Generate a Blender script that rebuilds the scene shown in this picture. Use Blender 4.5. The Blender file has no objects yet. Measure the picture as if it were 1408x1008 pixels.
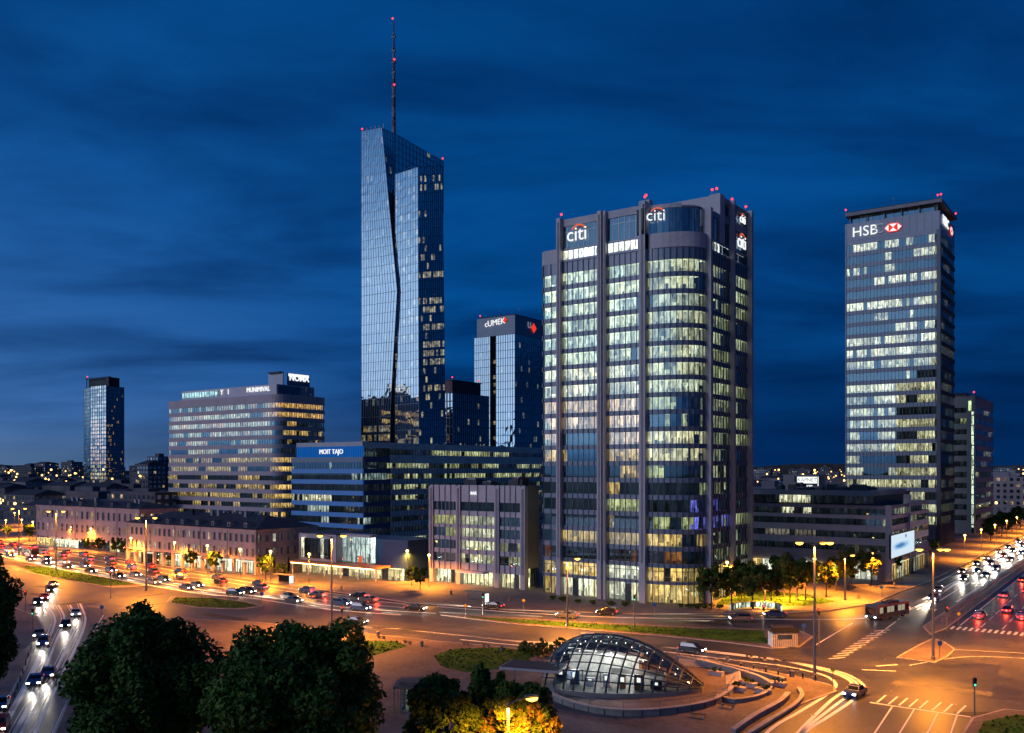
import bpy, math, random
import numpy as np
from mathutils import Vector, Matrix
random.seed(7)
S = bpy.context.scene
COL = S.collection
D = bpy.data
R = math.radians
# ---------------------------------------------------------------- frame of reference
# world axes follow the street grid: +y runs along the right-hand avenue, -x along the left-hand one
FPX, CX, HY, CAMH = 1250.0, 704.0, 645.0, 30.0
CA, SA = 0.81562, 0.57859
def ray(px):
    t = (px - CX) / FPX
    return (CA * t - SA, SA * t + CA)
def G(px, py, z=0.0):                       # ground point (height z) seen at a pixel of the photograph
    d = FPX * (CAMH - z) / (py - HY)
    a, b = ray(px)
    return (a * d, b * d)
def at(px, d):
    a, b = ray(px)
    return (a * d, b * d)
def x_on(px, y):                            # x where the ray meets the plane y = const
    a, b = ray(px)
    return a / b * y
def y_on(px, x):
    a, b = ray(px)
    return b / a * x
def dep(x, y): return -SA * x + CA * y
def zat(py, x, y): return CAMH - (py - HY) / FPX * dep(x, y)

# ---------------------------------------------------------------- camera, world, sun
cam = D.cameras.new('camera'); camo = D.objects.new('camera', cam); COL.objects.link(camo)
camo.location = (0, 0, CAMH); camo.rotation_euler = (R(90), 0, math.atan2(SA, CA))
cam.sensor_width = 36; cam.lens = FPX / 1408 * 36; cam.shift_y = (HY - 504) / 1408
cam.clip_start = 0.5; cam.clip_end = 12000
S.camera = camo
S.view_settings.view_transform = 'Standard'; S.view_settings.look = 'None'
S.view_settings.exposure = 0.0; S.view_settings.gamma = 1
S.cycles.use_denoising = True
S.cycles.max_bounces = 6; S.cycles.transparent_max_bounces = 12; S.cycles.caustics_reflective = False; S.cycles.caustics_refractive = False
S.cycles.sample_clamp_indirect = 3.0
def heading(x, y): return Vector((CA * x - SA * y, SA * x + CA * y, 0)).normalized()
SUN_DIR = heading(-0.966, -0.259)        # after-glow of the sunset, left of the view
PALE_DIR = SUN_DIR
SUN_ROT = math.atan2(SUN_DIR.x, SUN_DIR.y)

def nd(nt, typ, **kw):
    n = nt.nodes.new(typ)
    for k, v in kw.items():
        if k in n.inputs.keys() if hasattr(n.inputs, 'keys') else False:
            n.inputs[k].default_value = v
        else:
            setattr(n, k, v)
    return n
def math_n(nt, op, a, b=None, c=None, clamp=False):
    n = nt.nodes.new('ShaderNodeMath'); n.operation = op; n.use_clamp = clamp
    for i, v in enumerate((a, b, c)):
        if v is None: continue
        if isinstance(v, (int, float)): n.inputs[i].default_value = v
        else: nt.links.new(v, n.inputs[i])
    return n.outputs[0]
def ramp(nt, fac, stops):
    n = nt.nodes.new('ShaderNodeValToRGB')
    e = n.color_ramp.elements
    while len(e) < len(stops): e.new(0.5)
    for i, (p, c) in enumerate(stops):
        e[i].position = p; e[i].color = (*c, 1) if len(c) == 3 else c
    if fac is not None: nt.links.new(fac, n.inputs[0])
    return n.outputs[0]
def mixc(nt, fac, a, b, mode='MIX'):
    n = nt.nodes.new('ShaderNodeMix'); n.data_type = 'RGBA'; n.blend_type = mode
    for sock, v in ((n.inputs[0], fac), (n.inputs[6], a), (n.inputs[7], b)):
        if isinstance(v, (int, float)): sock.default_value = v
        elif isinstance(v, tuple): sock.default_value = (*v, 1) if len(v) == 3 else v
        else: nt.links.new(v, sock)
    return n.outputs[2]

w = D.worlds.new('World'); S.world = w; w.use_nodes = True
nt = w.node_tree; bg = nt.nodes['Background']
sky = nt.nodes.new('ShaderNodeTexSky'); sky.sky_type = 'NISHITA'; sky.sun_disc = False
sky.sun_elevation = R(-3); sky.sun_rotation = SUN_ROT
bw = nt.nodes.new('ShaderNodeRGBToBW'); nt.links.new(sky.outputs[0], bw.inputs[0])
tc = nt.nodes.new('ShaderNodeTexCoord')
sx = nt.nodes.new('ShaderNodeSeparateXYZ'); nt.links.new(tc.outputs['Generated'], sx.inputs[0])
blue = ramp(nt, bw.outputs[0], [(0.0, (0.0004, 0.024, 0.11)), (0.02, (0.0006, 0.036, 0.155)), (0.065, (0.0010, 0.072, 0.285)), (0.10, (0.004, 0.095, 0.35)), (0.15, (0.10, 0.32, 0.72)), (0.24, (0.55, 0.80, 1.18)), (1.0, (0.95, 0.88, 1.0))])
# a paler band low over the left horizon
dt = nt.nodes.new('ShaderNodeVectorMath'); dt.operation = 'DOT_PRODUCT'; nt.links.new(tc.outputs['Generated'], dt.inputs[0]); dt.inputs[1].default_value = PALE_DIR
side = math_n(nt, 'MULTIPLY_ADD', dt.outputs['Value'], 1.1, 0.22, clamp=True)
zz = math_n(nt, 'ABSOLUTE', sx.outputs[2])
low = math_n(nt, 'POWER', 2.718, math_n(nt, 'MULTIPLY', zz, -9.0))
glow = math_n(nt, 'MULTIPLY', math_n(nt, 'MULTIPLY', side, low), 1.0)
col = mixc(nt, glow, blue, (0.16, 0.26, 0.35), 'ADD')
# cloud deck: noise on a plane overhead, so it closes up towards the horizon
zc = math_n(nt, 'ADD', zz, 0.16)
vx = math_n(nt, 'DIVIDE', sx.outputs[0], zc); vy = math_n(nt, 'DIVIDE', sx.outputs[1], zc)
cv = nt.nodes.new('ShaderNodeCombineXYZ'); nt.links.new(math_n(nt, 'ADD', math_n(nt, 'MULTIPLY', vx, 0.81), math_n(nt, 'MULTIPLY', vy, 0.58)), cv.inputs[0]); nt.links.new(math_n(nt, 'ADD', math_n(nt, 'MULTIPLY', vx, -1.04), math_n(nt, 'MULTIPLY', vy, 1.46)), cv.inputs[1])
n1 = nd(nt, 'ShaderNodeTexNoise'); n1.inputs['Scale'].default_value = 0.75; n1.inputs['Detail'].default_value = 7; n1.inputs['Roughness'].default_value = 0.55; n1.inputs['Distortion'].default_value = 0.3
nt.links.new(cv.outputs[0], n1.inputs['Vector'])
cl = ramp(nt, n1.outputs[0], [(0.36, (0.34, 0.43, 0.49)), (0.46, (0.66, 0.71, 0.74)), (0.55, (1.0, 0.99, 0.98)), (0.64, (1.25, 1.16, 1.10))])
cf = math_n(nt, 'MULTIPLY', math_n(nt, 'MULTIPLY_ADD', zz, 7.0, 0.15, clamp=True), math_n(nt, 'SUBTRACT', 1.12, math_n(nt, 'MAXIMUM', dt.outputs['Value'], 0.0), clamp=True))
col = mixc(nt, cf, col, cl, 'MULTIPLY')
nt.links.new(col, bg.inputs[0]); bg.inputs[1].default_value = 1.0

sl = D.lights.new('sun', 'SUN'); so = D.objects.new('sun', sl); COL.objects.link(so)
sl.energy = 0.65; sl.angle = R(16); sl.color = (0.82, 0.80, 1.0)
LAMP_DIR = heading(-0.866, -0.5)
so.rotation_euler = (Vector((-LAMP_DIR.x, -LAMP_DIR.y, -0.48))).to_track_quat('-Z', 'Y').to_euler()
so.location = (-200, -100, 200)

# ---------------------------------------------------------------- materials
M = {}
def newmat(name):
    m = D.materials.new(name); m.use_nodes = True; M[name] = m
    return m, m.node_tree, m.node_tree.nodes['Principled BSDF']
def solid(name, col, rough=0.7, metal=0.0, var=0.25, scale=0.6, scale2=6.0, bump=0.0, spec=0.5):
    m, nt, b = newmat(name)
    t = nt.nodes.new('ShaderNodeTexCoord')
    a = nd(nt, 'ShaderNodeTexNoise'); a.inputs['Scale'].default_value = scale; a.inputs['Detail'].default_value = 6; a.inputs['Roughness'].default_value = 0.65
    c = nd(nt, 'ShaderNodeTexNoise'); c.inputs['Scale'].default_value = scale2; c.inputs['Detail'].default_value = 4
    nt.links.new(t.outputs['Object'], a.inputs[0]); nt.links.new(t.outputs['Object'], c.inputs[0])
    s = math_n(nt, 'ADD', math_n(nt, 'MULTIPLY', a.outputs[0], 0.65), math_n(nt, 'MULTIPLY', c.outputs[0], 0.35))
    lo = tuple(max(0, x * (1 - var * 1.6)) for x in col); hi = tuple(min(1, x * (1 + var * 1.6)) for x in col)
    cc = ramp(nt, s, [(0.30, lo), (0.5, col), (0.70, hi)])
    nt.links.new(cc, b.inputs['Base Color'])
    b.inputs['Roughness'].default_value = rough; b.inputs['Metallic'].default_value = metal
    b.inputs['Specular IOR Level'].default_value = spec
    if bump:
        bp = nt.nodes.new('ShaderNodeBump'); bp.inputs['Strength'].default_value = bump; bp.inputs['Distance'].default_value = 0.05
        nt.links.new(c.outputs[0], bp.inputs['Height']); nt.links.new(bp.outputs[0], b.inputs['Normal'])
    return m
def emit(name, col, strength, sample=False):
    m, nt, b = newmat(name)
    nt.nodes.remove(b)
    e = nt.nodes.new('ShaderNodeEmission'); e.inputs[0].default_value = (*col, 1); e.inputs[1].default_value = strength
    nt.links.new(e.outputs[0], nt.nodes['Material Output'].inputs[0])
    if not sample: m.cycles.emission_sampling = 'NONE'
    return m
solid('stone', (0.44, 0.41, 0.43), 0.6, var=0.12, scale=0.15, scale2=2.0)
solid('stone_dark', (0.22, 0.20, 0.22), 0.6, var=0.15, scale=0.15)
solid('metal_panel', (0.19, 0.215, 0.265), 0.4, metal=0.2, var=0.10, scale=0.1, scale2=1.0)
solid('pale_panel', (0.50, 0.46, 0.50), 0.5, var=0.10, scale=0.2)
solid('striped_panel', (0.40, 0.31, 0.33), 0.5, var=0.10, scale=0.2)
solid('plaster', (0.42, 0.33, 0.30), 0.85, var=0.22, scale=0.25)
solid('plaster_grey', (0.34, 0.29, 0.27), 0.85, var=0.22, scale=0.25)
solid('concrete', (0.22, 0.20, 0.19), 0.8, var=0.25, scale=0.3)
solid('dark', (0.012, 0.013, 0.016), 0.6, var=0.2)
solid('roof_dark', (0.05, 0.045, 0.05), 0.7, var=0.35, scale=0.3)
solid('roof_tile', (0.045, 0.030, 0.032), 0.75, var=0.4, scale=0.5, scale2=9)
solid('mullion', (0.07, 0.08, 0.10), 0.4, metal=0.5, var=0.1)
solid('mullion_pale', (0.28, 0.29, 0.32), 0.4, metal=0.4, var=0.1)
solid('steel', (0.22, 0.22, 0.22), 0.45, metal=0.6, var=0.2)
solid('mast_paint', (0.16, 0.15, 0.14), 0.5, var=0.15)
solid('bark', (0.06, 0.045, 0.03), 0.9, var=0.4, scale=3, scale2=20)
solid('tyre', (0.015, 0.015, 0.015), 0.8)
solid('kerb_stone', (0.38, 0.33, 0.30), 0.8, var=0.3, scale=0.6)
solid('paint', (0.80, 0.79, 0.74), 0.6, var=0.10, scale=0.8, scale2=5)
solid('red_roof', (0.13, 0.045, 0.06), 0.6, var=0.2)
solid('blue_dark', (0.03, 0.07, 0.16), 0.35, metal=0.2, var=0.15)
solid('orange_panel', (0.55, 0.22, 0.10), 0.6, var=0.15)
solid('white_panel', (0.70, 0.68, 0.70), 0.5, var=0.12)
solid('far_wall', (0.10, 0.09, 0.10), 0.8, var=0.4, scale=0.05)
solid('far_wall_pale', (0.24, 0.21, 0.22), 0.8, var=0.3, scale=0.05)
solid('pavement', (0.15, 0.125, 0.115), 0.75, var=0.35, scale=0.10, scale2=1.5)
solid('paving_pink', (0.13, 0.095, 0.085), 0.75, var=0.5, scale=0.12, scale2=1.8)
solid('earth', (0.05, 0.045, 0.042), 0.9, var=0.5, scale=0.02, scale2=0.3)
solid('grass', (0.045, 0.105, 0.015), 0.95, var=0.5, scale=0.35, scale2=4.0, bump=0.6, spec=0.1)
solid('leaf_dark', (0.035, 0.080, 0.012), 0.6, var=0.5, scale=0.5, scale2=3, spec=0.1)
solid('leaf_light', (0.075, 0.125, 0.02), 0.6, var=0.5, scale=0.5, scale2=3, spec=0.1)
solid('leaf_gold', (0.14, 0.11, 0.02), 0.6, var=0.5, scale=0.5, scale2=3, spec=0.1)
# asphalt: patched, worn in the wheel tracks, slightly polished
m, nt, b = newmat('asphalt')
t = nt.nodes.new('ShaderNodeTexCoord')
a = nd(nt, 'ShaderNodeTexNoise'); a.inputs['Scale'].default_value = 0.06; a.inputs['Detail'].default_value = 8; a.inputs['Roughness'].default_value = 0.7
c = nd(nt, 'ShaderNodeTexNoise'); c.inputs['Scale'].default_value = 1.2; c.inputs['Detail'].default_value = 5
vo = nt.nodes.new('ShaderNodeTexVoronoi'); vo.inputs['Scale'].default_value = 0.09; vo.feature = 'F1'
for x in (a, c, vo): nt.links.new(t.outputs['Object'], x.inputs[0])
s = math_n(nt, 'ADD', math_n(nt, 'MULTIPLY', a.outputs[0], 0.6), math_n(nt, 'MULTIPLY', c.outputs[0], 0.25))
sv = nt.nodes.new('ShaderNodeSeparateColor'); nt.links.new(vo.outputs['Color'], sv.inputs[0])
s = math_n(nt, 'ADD', s, math_n(nt, 'MULTIPLY', sv.outputs[0], 0.12))
cc = ramp(nt, s, [(0.36, (0.026, 0.024, 0.022)), (0.49, (0.060, 0.055, 0.050)), (0.60, (0.115, 0.10, 0.088))])
nt.links.new(cc, b.inputs['Base Color']); b.inputs['Specular IOR Level'].default_value = 0.35
rr = ramp(nt, s, [(0.3, (0.32,) * 3), (0.65, (0.55,) * 3)])
nt.links.new(rr, b.inputs['Roughness'])

def room_material(name, strength):
    """lit rooms behind the glass: colour comes per face; blotches are cupboards, plants and blinds"""
    m, nt, b = newmat(name); nt.nodes.remove(b)
    at_ = nt.nodes.new('ShaderNodeAttribute'); at_.attribute_name = 'lit'
    t = nt.nodes.new('ShaderNodeTexCoord')
    mp = nt.nodes.new('ShaderNodeMapping'); mp.inputs['Scale'].default_value = (1.9, 1.9, 0.38); nt.links.new(t.outputs['Object'], mp.inputs[0])
    n = nd(nt, 'ShaderNodeTexNoise'); n.inputs['Scale'].default_value = 0.9; n.inputs['Detail'].default_value = 3; n.inputs['Roughness'].default_value = 0.7
    nt.links.new(mp.outputs[0], n.inputs[0])
    k = ramp(nt, n.outputs[0], [(0.34, (0.12,) * 3), (0.47, (0.70,) * 3), (0.62, (1.45,) * 3)])
    c = mixc(nt, 1.0, at_.outputs['Color'], k, 'MULTIPLY')
    e = nt.nodes.new('ShaderNodeEmission'); nt.links.new(c, e.inputs[0]); e.inputs[1].default_value = strength
    nt.links.new(e.outputs[0], nt.nodes['Material Output'].inputs[0])
    m.cycles.emission_sampling = 'NONE'
room_material('room', 2.1)
def glass_material(name, ior, tint, rough=0.02):
    m, nt, b = newmat(name); nt.nodes.remove(b)
    tr = nt.nodes.new('ShaderNodeBsdfTransparent'); tr.inputs[0].default_value = (*tint, 1)
    gl = nt.nodes.new('ShaderNodeBsdfGlossy'); gl.inputs['Roughness'].default_value = rough; gl.inputs[0].default_value = (0.55, 0.82, 1.0, 1)
    fr = nt.nodes.new('ShaderNodeFresnel'); fr.inputs[0].default_value = ior
    mx = nt.nodes.new('ShaderNodeMixShader')
    nt.links.new(fr.outputs[0], mx.inputs[0]); nt.links.new(tr.outputs[0], mx.inputs[1]); nt.links.new(gl.outputs[0], mx.inputs[2])
    nt.links.new(mx.outputs[0], nt.nodes['Material Output'].inputs[0])
glass_material('glass', 2.9, (0.84, 0.90, 0.86))
glass_material('glass_clear', 1.5, (0.92, 0.95, 0.95))
def curtain_material(name, ior, base, rough=0.03):
    """coated curtain-wall glass: mirrors the sky, lit rooms glow through (colour per pane)"""
    m, nt, b = newmat(name); nt.nodes.remove(b)
    at_ = nt.nodes.new('ShaderNodeAttribute'); at_.attribute_name = 'lit'
    t = nt.nodes.new('ShaderNodeTexCoord')
    n = nd(nt, 'ShaderNodeTexNoise'); n.inputs['Scale'].default_value = 0.55; n.inputs['Detail'].default_value = 3
    nt.links.new(t.outputs['Object'], n.inputs[0])
    k = ramp(nt, n.outputs[0], [(0.38, (0.15,) * 3), (0.5, (0.8,) * 3), (0.62, (1.4,) * 3)])
    e = nt.nodes.new('ShaderNodeEmission'); nt.links.new(mixc(nt, 1.0, at_.outputs['Color'], k, 'MULTIPLY'), e.inputs[0])
    df = nt.nodes.new('ShaderNodeBsdfDiffuse'); df.inputs[0].default_value = (*base, 1)
    ad = nt.nodes.new('ShaderNodeAddShader'); nt.links.new(e.outputs[0], ad.inputs[0]); nt.links.new(df.outputs[0], ad.inputs[1])
    gl = nt.nodes.new('ShaderNodeBsdfGlossy'); gl.inputs['Roughness'].default_value = rough; gl.inputs[0].default_value = (0.80, 0.92, 1.0, 1)
    fr = nt.nodes.new('ShaderNodeFresnel'); fr.inputs[0].default_value = ior
    mx = nt.nodes.new('ShaderNodeMixShader')
    nt.links.new(fr.outputs[0], mx.inputs[0]); nt.links.new(ad.outputs[0], mx.inputs[1]); nt.links.new(gl.outputs[0], mx.inputs[2])
    nt.links.new(mx.outputs[0], nt.nodes['Material Output'].inputs[0])
    m.cycles.emission_sampling = 'NONE'
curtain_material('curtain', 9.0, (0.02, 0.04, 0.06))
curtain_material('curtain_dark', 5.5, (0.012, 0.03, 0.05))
solid('beige_stone', (0.62, 0.56, 0.50), 0.8, var=0.2, scale=0.2)
emit('sign_white', (0.95, 0.97, 1.0), 1.05)
emit('sign_red', (1.0, 0.05, 0.03), 0.9)
emit('sign_orange', (1.0, 0.16, 0.05), 0.8)
emit('sign_dim_glow', (0.17, 0.20, 0.28), 1.0)  # unlit letters given a faint glow of their own
emit('beacon', (1.0, 0.04, 0.06), 3.0)
emit('lamp_sodium', (1.0, 0.42, 0.05), 9.0)
emit('lamp_white', (1.0, 0.92, 0.75), 3.5)
emit('lamp_warm', (1.0, 0.62, 0.20), 14.0)
emit('headlight', (1.0, 0.95, 0.84), 14.0)
emit('taillight', (1.0, 0.03, 0.02), 5.0)
emit('led_blue', (0.004, 0.10, 0.42), 0.9)
emit('strip_white', (0.95, 1.0, 0.92), 1.2)
emit('sig_red', (1.0, 0.05, 0.02), 4.0)
emit('sig_green', (0.1, 1.0, 0.5), 2.0)
for nm, c_, r_ in (('car_black', (0.012, 0.012, 0.014), 0.2), ('car_grey', (0.10, 0.10, 0.11), 0.25), ('car_silver', (0.35, 0.35, 0.36), 0.3), ('car_red', (0.22, 0.02, 0.02), 0.25), ('car_blue', (0.02, 0.04, 0.13), 0.25), ('car_white', (0.62, 0.62, 0.60), 0.3)):
    solid(nm, c_, r_, var=0.05)
# screen: pale picture with a soft blue shape
m, nt, b = newmat('screen'); nt.nodes.remove(b)
t = nt.nodes.new('ShaderNodeTexCoord')
n = nd(nt, 'ShaderNodeTexNoise'); n.inputs['Scale'].default_value = 2.2; n.inputs['Detail'].default_value = 3; nt.links.new(t.outputs['Generated'], n.inputs[0])
sp = nt.nodes.new('ShaderNodeSeparateXYZ'); nt.links.new(t.outputs['Generated'], sp.inputs[0])
band = math_n(nt, 'SUBTRACT', 1.0, math_n(nt, 'MULTIPLY', math_n(nt, 'ABSOLUTE', math_n(nt, 'SUBTRACT', sp.outputs[2], 0.47)), 5.0), clamp=True)
wide = math_n(nt, 'SUBTRACT', 1.0, math_n(nt, 'MULTIPLY', math_n(nt, 'ABSOLUTE', math_n(nt, 'SUBTRACT', sp.outputs[1], 0.42)), 2.6), clamp=True)
fac = math_n(nt, 'MULTIPLY', math_n(nt, 'MULTIPLY', band, wide), math_n(nt, 'MULTIPLY', n.outputs[0], 2.4), clamp=True)
cc = ramp(nt, fac, [(0.0, (0.66, 0.80, 0.92)), (0.3, (0.40, 0.62, 0.85)), (0.8, (0.06, 0.22, 0.48))])
e = nt.nodes.new('ShaderNodeEmission'); nt.links.new(cc, e.inputs[0]); e.inputs[1].default_value = 1.0
nt.links.new(e.outputs[0], nt.nodes['Material Output'].inputs[0])

# ---------------------------------------------------------------- scene-graph helpers
def tag(o, label=None, cat=None, group=None, kind=None):
    for k, v in (('label', label), ('category', cat), ('group', group), ('kind', kind)):
        if v: o[k] = v
    return o
def thing(name, label, cat, loc=(0, 0, 0), group=None, rz=0.0):
    o = D.objects.new(name, None); COL.objects.link(o)
    o.location = loc; o.rotation_euler = (0, 0, rz); o.empty_display_size = 0.5
    return tag(o, label, cat, group)
def origin(o):
    v = Vector((0, 0, 0))
    while o is not None: v = v + o.location; o = o.parent
    return v
class MB:
    def __init__(s): s.v = []; s.f = []; s.m = []; s.c = []; s.mats = []; s.has = False
    def slot(s, mat):
        if mat not in s.mats: s.mats.append(mat)
        return s.mats.index(mat)
    def vert(s, p): s.v.append(tuple(p)); return len(s.v) - 1
    def face(s, idx, mat, col=None):
        s.f.append(tuple(idx)); s.m.append(s.slot(mat)); s.c.append(col or (0, 0, 0))
        if col: s.has = True
    def quad(s, a, b, c, d, mat, col=None):
        i = len(s.v); s.v += [tuple(a), tuple(b), tuple(c), tuple(d)]; s.face((i, i + 1, i + 2, i + 3), mat, col)
    def box(s, x0, x1, y0, y1, z0, z1, mat):
        i = len(s.v)
        s.v += [(x0, y0, z0), (x1, y0, z0), (x1, y1, z0), (x0, y1, z0), (x0, y0, z1), (x1, y0, z1), (x1, y1, z1), (x0, y1, z1)]
        for q in ((3, 2, 1, 0), (4, 5, 6, 7), (0, 1, 5, 4), (1, 2, 6, 5), (2, 3, 7, 6), (3, 0, 4, 7)): s.face([i + k for k in q], mat)
    def obox(s, c, ax, hl, hw, z0, z1, mat):        # box with its long axis along unit 2D vector ax
        nx = (-ax[1], ax[0]); P = []
        for z in (z0, z1):
            for (u, v) in ((-hl, -hw), (hl, -hw), (hl, hw), (-hl, hw)):
                P.append((c[0] + ax[0] * u + nx[0] * v, c[1] + ax[1] * u + nx[1] * v, z))
        i = len(s.v); s.v += P
        for q in ((3, 2, 1, 0), (4, 5, 6, 7), (0, 1, 5, 4), (1, 2, 6, 5), (2, 3, 7, 6), (3, 0, 4, 7)): s.face([i + k for k in q], mat)
    def tube(s, pts, rads, mat, n=8, caps=True):
        rings = []
        for k, p in enumerate(pts):
            p = Vector(p)
            a = Vector(pts[max(k - 1, 0)]); b_ = Vector(pts[min(k + 1, len(pts) - 1)])
            t_ = (b_ - a).normalized()
            u = t_.orthogonal().normalized() if k == 0 else (u_prev - t_ * u_prev.dot(t_)).normalized()
            u_prev = u; v_ = t_.cross(u)
            r = rads[k] if isinstance(rads, (list, tuple)) else rads
            rings.append([s.vert(p + (u * math.cos(2 * math.pi * j / n) + v_ * math.sin(2 * math.pi * j / n)) * r) for j in range(n)])
        for k in range(len(rings) - 1):
            for j in range(n): s.face((rings[k][j], rings[k][(j + 1) % n], rings[k + 1][(j + 1) % n], rings[k + 1][j]), mat)
        if caps: s.face(rings[0][::-1], mat); s.face(rings[-1], mat)
    def prism(s, poly, z0, z1, mat, top=None, bottom=False):
        i = len(s.v); n = len(poly)
        s.v += [(p[0], p[1], z0) for p in poly] + [(p[0], p[1], z1) for p in poly]
        for k in range(n): s.face((i + k, i + (k + 1) % n, i + n + (k + 1) % n, i + n + k), mat)
        s.face([i + n + k for k in range(n)], top or mat)
        if bottom: s.face([i + k for k in range(n)][::-1], mat)
    def build(s, name, parent=None, smooth=False):
        me = D.meshes.new(name)
        o0 = origin(parent) if parent is not None else Vector((0, 0, 0))
        me.from_pydata([(x - o0.x, y - o0.y, z - o0.z) for x, y, z in s.v], [], s.f)
        for mt in s.mats: me.materials.append(M[mt])
        me.polygons.foreach_set('material_index', s.m)
        if s.has:
            at_ = me.attributes.new('lit', 'FLOAT_COLOR', 'FACE')
            buf = np.ones((len(s.c), 4), np.float32); buf[:, :3] = s.c
            at_.data.foreach_set('color', buf.ravel())
        if smooth: me.polygons.foreach_set('use_smooth', [True] * len(s.f))
        me.update()
        o = D.objects.new(name, me); COL.objects.link(o)
        if parent is not None: o.parent = parent
        return o
def ccw(poly):
    a = sum(poly[i][0] * poly[(i + 1) % len(poly)][1] - poly[(i + 1) % len(poly)][0] * poly[i][1] for i in range(len(poly)))
    return poly if a > 0 else poly[::-1]
def copy_tree(o, parent=None, skip_lights=False):
    c = o.copy(); COL.objects.link(c); c.parent = parent
    for ch in list(o.children):
        if skip_lights and ch.type == 'LIGHT': continue
        copy_tree(ch, c, skip_lights)
    return c
def catmull(P, step=2.0):
    out = []
    P = [P[0]] + list(P) + [P[-1]]
    for i in range(1, len(P) - 2):
        p0, p1, p2, p3 = (np.array(P[i + k], float) for k in (-1, 0, 1, 2))
        n = max(2, int(np.linalg.norm(p2 - p1) / step))
        for k in range(n):
            t = k / n
            out.append(tuple(0.5 * ((2 * p1) + (p2 - p0) * t + (2 * p0 - 5 * p1 + 4 * p2 - p3) * t * t + (3 * p1 - p0 - 3 * p2 + p3) * t ** 3)))
    out.append(tuple(P[-1])); return out
def normals2(pts):
    nn = []
    for i in range(len(pts)):
        a = pts[max(i - 1, 0)]; b_ = pts[min(i + 1, len(pts) - 1)]
        dx, dy = b_[0] - a[0], b_[1] - a[1]; l = math.hypot(dx, dy) or 1
        nn.append((dy / l, -dx / l))        # outward when pts run left to right as seen from outside
    return nn
def offset(pts, d):
    out = []
    n = len(pts)
    for i, p in enumerate(pts):
        def sn(a, b_):
            dx, dy = b_[0] - a[0], b_[1] - a[1]; l = math.hypot(dx, dy) or 1
            return dy / l, -dx / l
        if i == 0: m_ = sn(pts[0], pts[1]); k = 1
        elif i == n - 1: m_ = sn(pts[-2], pts[-1]); k = 1
        else:
            a = sn(pts[i - 1], p); b_ = sn(p, pts[i + 1])
            m_ = (a[0] + b_[0], a[1] + b_[1]); l = math.hypot(*m_) or 1; m_ = (m_[0] / l, m_[1] / l)
            k = 1 / max(0.5, m_[0] * a[0] + m_[1] * a[1])
        out.append((p[0] + m_[0] * d * k, p[1] + m_[1] * d * k))
    return out
def split(pts, n):                           # resample an open polyline to n equal panes
    L = [0]
    for a, b_ in zip(pts, pts[1:]): L.append(L[-1] + math.dist(a, b_))
    out = []
    for k in range(n + 1):
        s_ = L[-1] * k / n; j = 0
        while j < len(L) - 2 and L[j + 1] < s_: j += 1
        t = (s_ - L[j]) / (L[j + 1] - L[j] or 1)
        out.append((pts[j][0] + (pts[j + 1][0] - pts[j][0]) * t, pts[j][1] + (pts[j + 1][1] - pts[j][1]) * t))
    return out
def band(mb, pts, z0, z1, out, inn, mat, closed=False):   # a thick strip that follows a facade line
    A = offset(pts, out); B = offset(pts, -inn); n = len(pts)
    i = len(mb.v)
    for P, z in ((A, z0), (A, z1), (B, z1), (B, z0)): mb.v += [(p[0], p[1], z) for p in P]
    for k in range(n - 1):
        for r in range(4):
            q = (r + 1) % 4
            mb.face((i + r * n + k, i + r * n + k + 1, i + q * n + k + 1, i + q * n + k), mat)
    mb.face((i, i + n, i + 2 * n, i + 3 * n), mat); mb.face((i + n - 1, i + 4 * n - 1, i + 3 * n - 1, i + 2 * n - 1), mat)

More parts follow.
